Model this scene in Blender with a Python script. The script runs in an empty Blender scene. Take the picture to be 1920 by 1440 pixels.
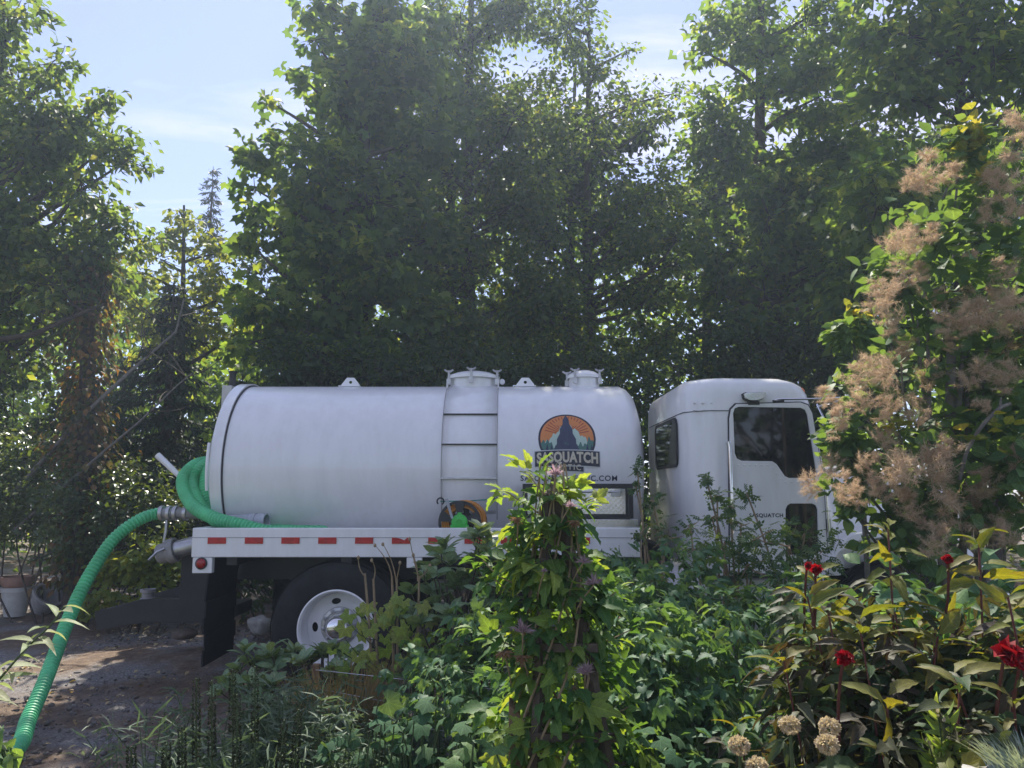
import bpy, bmesh, math, random
import numpy as np
from mathutils import Vector, Matrix
from mathutils.geometry import tessellate_polygon
sc = bpy.context.scene
COL = sc.collection
R = math.radians
rng = np.random.default_rng(7)
random.seed(7)

# ------------------------------------------------------------------ camera, sky, sun, exposure
EYE, PITCH, FOC = 1.58, R(7.9), 1440.0
cam = bpy.data.cameras.new('camera'); co = bpy.data.objects.new('camera', cam); COL.objects.link(co)
cam.sensor_width = 36; cam.lens = 36 * FOC / 1920; cam.clip_start = .05; cam.clip_end = 2000
co.location = (0, 0, EYE); co.rotation_euler = (R(90) + PITCH, 0, 0); sc.camera = co
SUN_EL, SUN_AZ = R(50), R(-6)          # azimuth from +Y towards +X
w = bpy.data.worlds.new('World'); sc.world = w; w.use_nodes = True
wt = w.node_tree; wt.nodes.clear()
def wn(t, **k):
    n = wt.nodes.new(t)
    for a, b in k.items(): setattr(n, a, b)
    return n
wo = wn('ShaderNodeOutputWorld'); bg = wn('ShaderNodeBackground')
sky = wn('ShaderNodeTexSky', sky_type='NISHITA', sun_disc=False, sun_elevation=SUN_EL, sun_rotation=SUN_AZ,
         altitude=50, air_density=1.0, dust_density=0.0, ozone_density=3.0)
tc = wn('ShaderNodeTexCoord'); sep = wn('ShaderNodeSeparateXYZ'); wt.links.new(tc.outputs['Generated'], sep.inputs[0])
mx = wn('ShaderNodeMath', operation='MAXIMUM'); mx.inputs[1].default_value = .05
wt.links.new(sep.outputs['Z'], mx.inputs[0])
dv = wn('ShaderNodeVectorMath', operation='DIVIDE'); cmb = wn('ShaderNodeCombineXYZ')
for k in range(3): wt.links.new(mx.outputs[0], cmb.inputs[k])
wt.links.new(tc.outputs['Generated'], dv.inputs[0]); wt.links.new(cmb.outputs[0], dv.inputs[1])
mp = wn('ShaderNodeMapping'); mp.inputs['Scale'].default_value = (.55, 1.5, 0); mp.inputs['Rotation'].default_value = (0, 0, R(-24)); mp.inputs['Location'].default_value = (.4, 1.3, 0)
wt.links.new(dv.outputs[0], mp.inputs[0])
nz = wn('ShaderNodeTexNoise'); nz.inputs['Scale'].default_value = .8; nz.inputs['Detail'].default_value = 9; nz.inputs['Roughness'].default_value = .6
nz.inputs['Distortion'].default_value = .5
wt.links.new(mp.outputs[0], nz.inputs['Vector'])
rp = wn('ShaderNodeValToRGB'); rp.color_ramp.elements[0].position = .5; rp.color_ramp.elements[1].position = .72
rp.color_ramp.elements[0].color = (.25, .25, .25, 1); rp.color_ramp.elements[1].color = (.85, .85, .85, 1)
wt.links.new(nz.outputs['Fac'], rp.inputs[0])
mc = wn('ShaderNodeMix', data_type='RGBA')
wt.links.new(rp.outputs['Color'], mc.inputs[0]); wt.links.new(sky.outputs[0], mc.inputs[6])
CLOUD = 7.5
mc.inputs[7].default_value = (CLOUD, CLOUD * .97, CLOUD * 1.06, 1)
tint = wn('ShaderNodeMix', data_type='RGBA', blend_type='MULTIPLY'); tint.inputs[0].default_value = 1; tint.inputs[7].default_value = (.98, .955, 1.10, 1); tint.clamp_result = False
wt.links.new(mc.outputs[2], tint.inputs[6]); wt.links.new(tint.outputs[2], bg.inputs[0]); bg.inputs[1].default_value = .08
wt.links.new(bg.outputs[0], wo.inputs[0])
sl = bpy.data.lights.new('sun', 'SUN'); so = bpy.data.objects.new('sun', sl); COL.objects.link(so)
sl.energy = 5.0; sl.angle = R(.53); sl.color = (1, .93, .82)
SUNV = Vector((math.sin(SUN_AZ) * math.cos(SUN_EL), math.cos(SUN_AZ) * math.cos(SUN_EL), math.sin(SUN_EL)))
so.rotation_euler = SUNV.to_track_quat('Z', 'Y').to_euler(); so.location = (0, 0, 30)
sc.view_settings.view_transform = 'Standard'; sc.view_settings.look = 'None'
sc.view_settings.exposure = 0.98; sc.view_settings.gamma = 1; sc.view_settings.use_curve_mapping = False
sc.render.engine = 'CYCLES'
sc.cycles.use_denoising = True
sc.cycles.max_bounces = 10; sc.cycles.diffuse_bounces = 5; sc.cycles.transmission_bounces = 6; sc.cycles.volume_bounces = 1
sc.cycles.sample_clamp_indirect = 8
sc.cycles.use_adaptive_sampling = True; sc.cycles.adaptive_threshold = .02

def P(px, py, Y):
    """point of the place seen at a pixel of the photograph, at distance Y"""
    u, v = (px - 960) / FOC, (720 - py) / FOC
    dy, dz = math.cos(PITCH) - v * math.sin(PITCH), math.sin(PITCH) + v * math.cos(PITCH)
    return Vector((u * Y / dy, Y, EYE + dz * Y / dy))

# ------------------------------------------------------------------ materials
def mat(name): 
    m = bpy.data.materials.new(name); m.use_nodes = True
    return m, m.node_tree, m.node_tree.nodes['Principled BSDF']
def simple(name, col, rough=.5, metal=0, noise=0, nscale=8, spec=.5, coat=0, bump=0, bscale=60):
    m, t, b = mat(name)
    b.inputs['Base Color'].default_value = (*col, 1); b.inputs['Roughness'].default_value = rough
    b.inputs['Metallic'].default_value = metal; b.inputs['Specular IOR Level'].default_value = spec
    b.inputs['Coat Weight'].default_value = coat; b.inputs['Coat Roughness'].default_value = .12
    tx = t.nodes.new('ShaderNodeTexCoord')
    if noise:
        n = t.nodes.new('ShaderNodeTexNoise'); n.inputs['Scale'].default_value = nscale; n.inputs['Detail'].default_value = 6
        n.inputs['Roughness'].default_value = .65
        t.links.new(tx.outputs['Object'], n.inputs['Vector'])
        r = t.nodes.new('ShaderNodeValToRGB')
        r.color_ramp.elements[0].position = .3; r.color_ramp.elements[1].position = .68
        r.color_ramp.elements[0].color = (*[c * (1 - noise) for c in col], 1); r.color_ramp.elements[1].color = (*[min(1, c * (1 + noise * .35)) for c in col], 1)
        t.links.new(n.outputs['Fac'], r.inputs[0]); t.links.new(r.outputs[0], b.inputs['Base Color'])
    if bump:
        n2 = t.nodes.new('ShaderNodeTexNoise'); n2.inputs['Scale'].default_value = bscale; n2.inputs['Detail'].default_value = 5
        t.links.new(tx.outputs['Object'], n2.inputs['Vector'])
        bp = t.nodes.new('ShaderNodeBump'); bp.inputs['Strength'].default_value = bump; bp.inputs['Distance'].default_value = .01
        t.links.new(n2.outputs['Fac'], bp.inputs['Height']); t.links.new(bp.outputs[0], b.inputs['Normal'])
    return m
def leafmat(name, cols, trans=.38, tcol=None, rough=.58, obj=False, tmul=2.2, spec=.22):
    """cols: list of base colours from dark to young leaves; obj = colour drawn per object, else per leaf"""
    m, t, b = mat(name)
    if obj:
        n = t.nodes.new('ShaderNodeObjectInfo'); fac = n.outputs['Random']
    else:
        n = t.nodes.new('ShaderNodeAttribute'); n.attribute_name = 'tint'; fac = n.outputs['Fac']
    r = t.nodes.new('ShaderNodeValToRGB'); els = r.color_ramp.elements
    while len(els) < len(cols): els.new(.5)
    for i, c in enumerate(cols):
        els[i].position = i / (len(cols) - 1); els[i].color = (*c, 1)
    t.links.new(fac, r.inputs[0]); t.links.new(r.outputs[0], b.inputs['Base Color'])
    b.inputs['Roughness'].default_value = rough; b.inputs['Specular IOR Level'].default_value = spec
    base = r.outputs[0]
    if obj:      # midrib, side veins and blotches on the leaves one can see singly
        at = t.nodes.new('ShaderNodeAttribute'); at.attribute_name = 'leafco'; sx = t.nodes.new('ShaderNodeSeparateXYZ'); t.links.new(at.outputs['Vector'], sx.inputs[0])
        def mth(op, x, y=None):
            q = t.nodes.new('ShaderNodeMath'); q.operation = op
            for i, s in enumerate((x, y)):
                if s is None: continue
                if hasattr(s, 'type'): t.links.new(s, q.inputs[i])
                else: q.inputs[i].default_value = s
            return q.outputs[0]
        au = mth('ABSOLUTE', sx.outputs['X']); mid = mth('LESS_THAN', au, .07)
        side = mth('LESS_THAN', mth('FRACT', mth('SUBTRACT', mth('MULTIPLY', sx.outputs['Y'], 6.5), mth('MULTIPLY', au, 1.3))), .13)
        vein = mth('MAXIMUM', mid, mth('MULTIPLY', side, .6))
        tx = t.nodes.new('ShaderNodeTexCoord'); nz_ = t.nodes.new('ShaderNodeTexNoise'); nz_.inputs['Scale'].default_value = 5; nz_.inputs['Detail'].default_value = 4
        t.links.new(tx.outputs['Object'], nz_.inputs['Vector'])
        hs = t.nodes.new('ShaderNodeHueSaturation'); t.links.new(base, hs.inputs['Color'])
        t.links.new(mth('ADD', mth('MULTIPLY', nz_.outputs['Fac'], 1.1), mth('ADD', .42, mth('MULTIPLY', vein, .45))), hs.inputs['Value'])
        base = hs.outputs[0]; t.links.new(base, b.inputs['Base Color'])
        bp = t.nodes.new('ShaderNodeBump'); bp.inputs['Strength'].default_value = .5; bp.inputs['Distance'].default_value = .004; bp.invert = True
        t.links.new(vein, bp.inputs['Height']); t.links.new(bp.outputs[0], b.inputs['Normal'])
    tr = t.nodes.new('ShaderNodeBsdfTranslucent')
    mm = t.nodes.new('ShaderNodeMix'); mm.data_type = 'RGBA'; mm.blend_type = 'MULTIPLY'; mm.clamp_result = False; mm.inputs[0].default_value = 1
    tc_ = tcol or (1.3, 1.05, .33)
    mm.inputs[7].default_value = (*[c * tmul for c in tc_], 1)
    t.links.new(base, mm.inputs[6]); t.links.new(mm.outputs[2], tr.inputs['Color'])
    mix = t.nodes.new('ShaderNodeMixShader'); mix.inputs[0].default_value = trans
    t.links.new(b.outputs[0], mix.inputs[1]); t.links.new(tr.outputs[0], mix.inputs[2])
    t.links.new(mix.outputs[0], t.nodes['Material Output'].inputs['Surface'])
    return m
def leafpair(name, cols, **k): return leafmat(name, cols, obj=False, **k), leafmat(name + ' single', cols, obj=True, **k)

def truck_white():
    m, t, b = mat('white truck paint')
    tx = t.nodes.new('ShaderNodeTexCoord'); mpn = t.nodes.new('ShaderNodeMapping'); mpn.inputs['Scale'].default_value = (3, 3, .6)
    t.links.new(tx.outputs['Object'], mpn.inputs[0])
    n = t.nodes.new('ShaderNodeTexNoise'); n.inputs['Scale'].default_value = 3; n.inputs['Detail'].default_value = 7; n.inputs['Roughness'].default_value = .7
    t.links.new(mpn.outputs[0], n.inputs['Vector'])
    r = t.nodes.new('ShaderNodeValToRGB'); r.color_ramp.elements[0].position = .32; r.color_ramp.elements[1].position = .6
    r.color_ramp.elements[0].color = (.73, .728, .715, 1); r.color_ramp.elements[1].color = (.8, .8, .795, 1)
    t.links.new(n.outputs['Fac'], r.inputs[0]); t.links.new(r.outputs[0], b.inputs['Base Color'])
    b.inputs['Roughness'].default_value = .34; b.inputs['Coat Weight'].default_value = .6; b.inputs['Coat Roughness'].default_value = .1
    return m
M = dict(
    white=truck_white(),
    alu=simple('dull aluminium', (.5, .5, .5), .38, .8, .3, 14),
    grey=simple('weathered grey plastic', (.32, .31, .3), .6, 0, .35, 9),
    pvc=simple('pale grey pipe', (.42, .44, .47), .5, 0, .15, 6),
    chrome=simple('chrome', (.75, .75, .75), .16, 1),
    black=simple('black painted steel', (.018, .018, .02), .5, 0, .4, 7),
    rubber=simple('tyre rubber', (.022, .022, .022), .8, 0, .45, 9, .3, bump=.2),
    flap=simple('mud flap rubber', (.016, .016, .018), .75, 0, .4, 6, .3),
    glass=simple('dark opaque glass', (.005, .006, .007), .06, 0, 0, 1, .6),  # opaque near-black pane: the dark reflection is put into the colour
    red=simple('red reflective tape', (.48, .02, .015), .35, 0, .35, 30),
    lamp=simple('red tail lamp', (.3, .012, .012), .2),
    amber=simple('amber lamp', (.75, .18, .01), .3),
    seam=simple('dark seam sealant', (.035, .035, .038), .7),
    hose=simple('green corrugated hose', (.10, .53, .23), .5, 0, .3, 5),
    orange=simple('orange hose', (.55, .22, .02), .5),
    reel=simple('black moulded plastic', (.02, .02, .022), .45),
    lime=simple('bright green plastic', (.05, .48, .06), .45),
    cord=simple('teal elastic cord', (.02, .22, .17), .6),
    bark=simple('grey brown bark', (.085, .068, .055), .9, 0, .5, 12, .2, bump=.8, bscale=30),
    pale_bark=simple('pale lichen bark', (.2, .185, .16), .9, 0, .5, 14, .2, bump=.6, bscale=30),
    stem=simple('green stem', (.06, .09, .03), .7, 0, .3, 20),
    rstem=simple('reddish stem', (.12, .03, .025), .6, 0, .3, 20),
    drystem=simple('dry tan stem', (.3, .22, .13), .8, 0, .3, 20),
    wood=simple('weathered dark wood', (.11, .085, .065), .85, 0, .5, 10, .2, bump=.5, bscale=40),
    rawwood=simple('split brown wood', (.22, .14, .085), .85, 0, .45, 12, .2, bump=.5, bscale=40),
    wire=simple('galvanised wire', (.5, .5, .5), .4, .7),
    clay=simple('terracotta', (.42, .24, .17), .8, 0, .3, 8),
    cream=simple('pale glazed pot', (.55, .54, .5), .5, 0, .25, 6),
    stone=simple('pale rock', (.42, .41, .38), .9, 0, .45, 7, .2, bump=.8, bscale=14),
    darkstone=simple('brown stone', (.15, .12, .10), .9, 0, .45, 9, .2, bump=.8, bscale=14),
    pebble=simple('gravel', (.17, .155, .14), .9, 0, .5, 3, .2),
    lit=simple('dry leaf', (.3, .21, .11), .8, 0, .3, 12),
)
def diamond():
    m, t, b = mat('diamond plate'); b.inputs['Base Color'].default_value = (.5, .5, .52, 1); b.inputs['Metallic'].default_value = .95; b.inputs['Roughness'].default_value = .22
    tx = t.nodes.new('ShaderNodeTexCoord'); mpn = t.nodes.new('ShaderNodeMapping'); mpn.inputs['Rotation'].default_value = (0, R(45), 0); mpn.inputs['Scale'].default_value = (36, 36, 36)
    ck = t.nodes.new('ShaderNodeTexVoronoi'); ck.inputs['Scale'].default_value = 1; ck.inputs['Randomness'].default_value = 0
    t.links.new(tx.outputs['Object'], mpn.inputs[0]); t.links.new(mpn.outputs[0], ck.inputs['Vector'])
    bp = t.nodes.new('ShaderNodeBump'); bp.inputs['Strength'].default_value = .16; bp.inputs['Distance'].default_value = .002
    t.links.new(ck.outputs['Distance'], bp.inputs['Height']); t.links.new(bp.outputs[0], b.inputs['Normal'])
    return m
M['diamond'] = diamond()

# ------------------------------------------------------------------ object helpers
def tag(o, label=None, cat=None, group=None, kind=None):
    if label: o['label'] = label
    if cat: o['category'] = cat
    if group: o['group'] = group
    if kind: o['kind'] = kind
    return o
def reseed(s):
    global rng
    import zlib
    k = zlib.crc32(s.encode()); rng = np.random.default_rng(k); random.seed(k)
def empty(name, loc, label, cat, group=None):
    reseed(label)
    o = bpy.data.objects.new(name, None); COL.objects.link(o); o.location = loc; o.empty_display_size = .2
    return tag(o, label, cat, group)
def link(o, parent):
    COL.objects.link(o)
    if parent is not None:
        o.parent = parent
        q = parent; loc = Vector((0, 0, 0))
        while q is not None: loc += q.location; q = q.parent
        o.location = o.location - loc       # parents are never rotated: geometry is written in world coordinates
    return o
class MB:
    """collects solids in world coordinates; build() links them as ONE mesh object"""
    def __init__(s): s.v, s.f = [], []
    def add(s, v, f):
        k = len(s.v); s.v += [tuple(p) for p in v]; s.f += [tuple(i + k for i in q) for q in f]; return s
    def box(s, a, b):
        (x0, y0, z0), (x1, y1, z1) = a, b
        return s.add([(x0,y0,z0),(x1,y0,z0),(x1,y1,z0),(x0,y1,z0),(x0,y0,z1),(x1,y0,z1),(x1,y1,z1),(x0,y1,z1)],
                     [(3,2,1,0),(4,5,6,7),(0,1,5,4),(1,2,6,5),(2,3,7,6),(3,0,4,7)])
    def tube(s, pts, rad, n=8, caps=True):
        pts = [Vector(p) for p in pts]; m = len(pts)
        rad = [rad] * m if not hasattr(rad, '__len__') else rad
        k = len(s.v); up = None
        for i, p in enumerate(pts):
            d = (pts[min(i + 1, m - 1)] - pts[max(i - 1, 0)]).normalized()
            if up is None:
                up = Vector((0, 0, 1)) if abs(d.z) < .9 else Vector((1, 0, 0))
            a = d.cross(up).normalized(); b = a.cross(d).normalized(); up = b
            for j in range(n):
                t = 2 * math.pi * j / n
                s.v.append(tuple(p + float(rad[i]) * (math.cos(t) * a + math.sin(t) * b)))
        for i in range(m - 1):
            for j in range(n):
                j2 = (j + 1) % n
                s.f.append((k + i*n + j, k + i*n + j2, k + (i+1)*n + j2, k + (i+1)*n + j))
        if caps:
            s.f.append(tuple(k + j for j in range(n))[::-1]); s.f.append(tuple(k + (m-1)*n + j for j in range(n)))
        return s
    def lathe(s, c, axis, prof, n=32, closed=False):
        """prof: (distance along axis, radius)"""
        c = Vector(c); ax = Vector(axis).normalized(); up = Vector((0, 0, 1)) if abs(ax.z) < .9 else Vector((1, 0, 0))
        a = ax.cross(up).normalized(); b = a.cross(ax); k = len(s.v); m = len(prof)
        for d, r in prof:
            for j in range(n):
                t = 2 * math.pi * j / n
                s.v.append(tuple(c + ax * d + max(r, 1e-4) * (math.cos(t) * a + math.sin(t) * b)))
        for i in range(m if closed else m - 1):
            i2 = (i + 1) % m
            for j in range(n):
                j2 = (j + 1) % n
                s.f.append((k + i*n + j, k + i*n + j2, k + i2*n + j2, k + i2*n + j))
        return s
    def plate(s, outer, holes, fn, t0, t1):
        """flat plate with holes; fn(a, b, t) gives the point"""
        loops = [outer] + list(holes)
        flat = [p for l in loops for p in l]
        tris = tessellate_polygon([[Vector((p[0], p[1], 0)) for p in l] for l in loops])
        k = len(s.v); n = len(flat)
        s.v += [tuple(fn(p[0], p[1], t0)) for p in flat] + [tuple(fn(p[0], p[1], t1)) for p in flat]
        for t in tris:
            s.f.append(tuple(k + i for i in t)); s.f.append(tuple(k + n + i for i in reversed(t)))
        o = 0
        for l in loops:
            q = len(l)
            for i in range(q):
                s.f.append((k + o + i, k + o + (i+1) % q, k + n + o + (i+1) % q, k + n + o + i))
            o += q
        return s
    def build(s, name, m, parent=None, smooth=None, bevel=0, kind=None):
        me = bpy.data.meshes.new(name); me.from_pydata(s.v, [], s.f); 
        bm = bmesh.new(); bm.from_mesh(me); bmesh.ops.recalc_face_normals(bm, faces=bm.faces); bm.to_mesh(me); bm.free()
        me.materials.append(m)
        o = bpy.data.objects.new(name, me); link(o, parent)
        if smooth is not None:
            me.polygons.foreach_set('use_smooth', [True] * len(me.polygons))
            me.set_sharp_from_angle(angle=R(smooth))
        if bevel:
            bv = o.modifiers.new('edge', 'BEVEL'); bv.width = bevel; bv.segments = 2; bv.limit_method = 'ANGLE'; bv.angle_limit = R(35)
        if kind: o['kind'] = kind
        return o
def smooth_path(pts, step=.05):
    """Catmull-Rom through points, resampled evenly"""
    p = [Vector(q) for q in pts]; p = [2*p[0]-p[1]] + p + [2*p[-1]-p[-2]]; out = []
    for i in range(1, len(p) - 2):
        for j in range(24):
            t = j / 24; a, b, c, d = p[i-1], p[i], p[i+1], p[i+2]
            out.append(.5*((2*b)+(c-a)*t+(2*a-5*b+4*c-d)*t*t+(3*b-a-3*c+d)*t**3))
    out.append(p[-2]); res = [out[0]]; acc = 0
    for a, b in zip(out, out[1:]):
        L = (b - a).length
        while acc + L >= step:
            f = (step - acc) / L; a = a + (b - a) * f; res.append(a); L = (b - a).length; acc = 0
        acc += L
    return res

# ------------------------------------------------------------------ leaves
def grid_leaf(widths, fold=.25, droop=.25, tooth=0):
    """leaf along +Y, length 1, normal +Z; folded on the midrib"""
    n = len(widths) - 1; V, F = [], []
    for i, wd in enumerate(widths):
        t = i / n; z = -droop * t * t
        y = t + (tooth if 0 < i < n and i % 2 else 0)
        V += [(-wd, y, z + fold * wd, -1, t), (0, t, z, 0, t), (wd, y, z + fold * wd, 1, t)]
    for i in range(n):
        a, b = 3 * i, 3 * (i + 1)
        for q in ((a, a+1, b+1, b), (a+1, a+2, b+2, b+1)):
            F += [(q[0], q[1], q[2]), (q[0], q[2], q[3])]
    V = np.array(V, float); F = np.array(F, int)
    keep = [f for f in F if len({tuple(np.round(V[i], 6)) for i in f}) == 3]
    return V, np.array(keep)
def palmate(lobes=5, droop=.3, deep=.5):
    pts = []; n = lobes * 2
    for i in range(n + 1):
        a = R(-140) + R(280) * i / n
        r = (.62 if i % 2 else deep) if i % 2 == 0 else 1
        r = deep if i % 2 == 0 else (1 - .25 * abs(a) / R(140))
        pts.append((math.sin(a) * r * .62, .35 + math.cos(a) * r * .62, -droop * r * r * .5, (0 if i % 2 else 1), .2 + .8 * (r - deep)))
    V = np.array([(0, .35, .03, 0, 0)] + pts, float)
    F = np.array([(0, i + 1, i) for i in range(1, n + 1)])
    return V, F
def compound(base, n=3, spread=52, gap=.22):
    Vs, Fs, k = [], [], 0
    V, F = base
    for i in range(n):
        if n == 3: a = (i - 1) * spread; off = .42 if i == 1 else .36; s = .6 if i == 1 else .5
        else: a = (i - (n-1)/2) * spread; off = .35; s = .6
        c, d = math.cos(R(-a)), math.sin(R(-a))
        W = V * s; W = np.stack([W[:,0]*c - W[:,1]*d, W[:,0]*d + W[:,1]*c + off, W[:,2], V[:,3], V[:,4]], 1)
        W[:, 2] -= abs(a) / 400
        Vs.append(W); Fs.append(F + k); k += len(W)
    Vs.append(np.array([(-.012,0,0,0,0),(.012,0,0,0,0),(.01,.45,.01,0,0),(-.01,.45,.01,0,0)])); Fs.append(np.array([(0,1,2),(0,2,3)]) + k)
    return np.concatenate(Vs), np.concatenate(Fs)
def pinnate(base, n=4):
    Vs, Fs, k = [], [], 0
    V, F = base
    for i in range(n):
        for sgn in (-1, 1):
            a = sgn * 55; c, d = math.cos(R(-a)), math.sin(R(-a)); W = V * .3
            W = np.stack([W[:,0]*c - W[:,1]*d, W[:,0]*d + W[:,1]*c + .15 + .6*i/n, W[:,2], V[:,3], V[:,4]], 1)
            Vs.append(W); Fs.append(F + k); k += len(W)
    W = V * .3; W[:,1] += .72; W[:,3:] = V[:,3:]; Vs.append(W); Fs.append(F + k); k += len(W)
    Vs.append(np.array([(-.01,0,0,0,0),(.01,0,0,0,0),(.008,.75,0,0,0),(-.008,.75,0,0,0)])); Fs.append(np.array([(0,1,2),(0,2,3)]) + k)
    return np.concatenate(Vs), np.concatenate(Fs)
RHOMB = (np.array([(0,0,0,0,0),(-.3,.45,.08,-1,.45),(.3,.45,.08,1,.45),(0,1,-.12,0,1)]), np.array([(0,2,3),(0,3,1)]))
OVATE = grid_leaf([0.02, .27, .33, .2, 0], .3, .3)
LANCE = grid_leaf([0.02, .13, .16, .13, .07, 0], .4, .45)
LONG = grid_leaf([0.02, .10, .19, .165, .20, .14, .13, .06, 0], .35, .6, .03)
RHOD = grid_leaf([.02, .16, .22, .17, 0], .3, .25)
ROUND = grid_leaf([0.02, .3, .42, .38, .2, 0.02], .2, .2)
TOOTH = grid_leaf([0.02, .30, .27, .33, .24, .22, .12, .1, 0], .3, .4, .06)
PETAL = grid_leaf([.05, .08, 0], .2, .3)
MAPLE = palmate(5, .6, .62)
MAPLE_LITE = palmate(3, .6, .5)
TRI = compound(TOOTH, 3)
LONG3 = compound(LONG, 3, 46)
PIN = pinnate(OVATE, 3)
def rnd(n, s=1.0): return rng.normal(0, s, (n, 3))
def unit(a): return a / np.maximum(np.linalg.norm(a, axis=1, keepdims=True), 1e-9)
def frames(fwd, nrm):
    y = unit(fwd); x = unit(np.cross(y, nrm)); return x, y, np.cross(x, y)
def tri_mesh(name, V, F, m, tint=None, leafco=None):
    me = bpy.data.meshes.new(name); n = len(F)
    me.vertices.add(len(V)); me.vertices.foreach_set('co', np.ascontiguousarray(V, np.float32).ravel())
    me.loops.add(3 * n); me.loops.foreach_set('vertex_index', np.ascontiguousarray(F, np.int32).ravel())
    me.polygons.add(n); me.polygons.foreach_set('loop_start', np.arange(0, 3 * n, 3, dtype=np.int32))
    if tint is not None:
        a = me.attributes.new('tint', 'FLOAT', 'FACE'); a.data.foreach_set('value', np.ascontiguousarray(tint, np.float32))
    if leafco is not None:
        q = np.zeros((len(V), 3), np.float32); q[:, :2] = leafco
        me.attributes.new('leafco', 'FLOAT_VECTOR', 'POINT').data.foreach_set('vector', q.ravel())
    me.update(calc_edges=True); me.materials.append(m)
    return me
def scatter(name, shape, pos, fwd, nrm, size, m, parent, kind='stuff', tint=None):
    V, F = shape; n = len(pos)
    x, y, z = frames(fwd, nrm)
    W = pos[:, None] + size[:, None, None] * (V[None, :, 0:1] * x[:, None] + V[None, :, 1:2] * y[:, None] + V[None, :, 2:3] * z[:, None])
    G = (F[None] + (np.arange(n) * len(V))[:, None, None]).reshape(-1, 3)
    if tint is None: tint = np.clip(rng.beta(2, 2.4, n), 0, 1)
    me = tri_mesh(name, W.reshape(-1, 3), G, m, np.repeat(tint, len(F)))
    o = bpy.data.objects.new(name, me); link(o, parent)
    if kind: o['kind'] = kind
    return o
_leafcache = {}
def leaf_objects(name, shape_key, shape, pos, fwd, nrm, size, m, parent):
    """one object per leaf, sharing three variants of its mesh"""
    key = (shape_key, m.name)
    if key not in _leafcache:
        vs = []
        for k in range(3):
            V = shape[0].copy(); V[:, 2] += (k - 1) * .18 * V[:, 1] ** 2; V[:, 0] *= (1, .88, 1.1)[k]
            vs.append(tri_mesh(name, V[:, :3], shape[1], m, None, V[:, 3:5]))
        _leafcache[key] = vs
    x, y, z = frames(fwd, nrm)
    base = Vector((0, 0, 0)); q = parent
    while q is not None: base += q.location; q = q.parent
    for i in range(len(pos)):
        o = bpy.data.objects.new(name, _leafcache[key][i % 3]); COL.objects.link(o); o.parent = parent
        s = size[i]
        o.matrix_basis = Matrix(((x[i,0]*s, y[i,0]*s, z[i,0]*s, pos[i,0]-base.x), (x[i,1]*s, y[i,1]*s, z[i,1]*s, pos[i,1]-base.y),
                                 (x[i,2]*s, y[i,2]*s, z[i,2]*s, pos[i,2]-base.z), (0,0,0,1)))
def in_view(pos):
    X, Y, Z = pos[:,0], pos[:,1], pos[:,2] - EYE
    dep = Y * math.cos(PITCH) + Z * math.sin(PITCH); v = -Y * math.sin(PITCH) + Z * math.cos(PITCH)
    dep = np.maximum(dep, .01)
    return (Y > .3) & (abs(X / dep) < .67) & (abs(v / dep) < .5)
def foliage(parent, shape_key, shape, pos, fwd, nrm, size, mats, n_parts=300, stuff_name='foliage', part_name='leaf'):
    """the leaves nearest the camera and in view become parts, the rest one stuff part"""
    order = np.argsort(np.where(in_view(pos), pos[:,1] - size * 2, 1e6)); a, b = order[:n_parts], order[n_parts:]
    a = a[in_view(pos[a])] if len(a) else a
    b = np.setdiff1d(np.arange(len(pos)), a)
    if len(a): leaf_objects(part_name, shape_key, shape, pos[a], fwd[a], nrm[a], size[a], mats[1], parent)
    if len(b): scatter(stuff_name, shape, pos[b], fwd[b], nrm[b], size[b], mats[0], parent)

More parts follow.
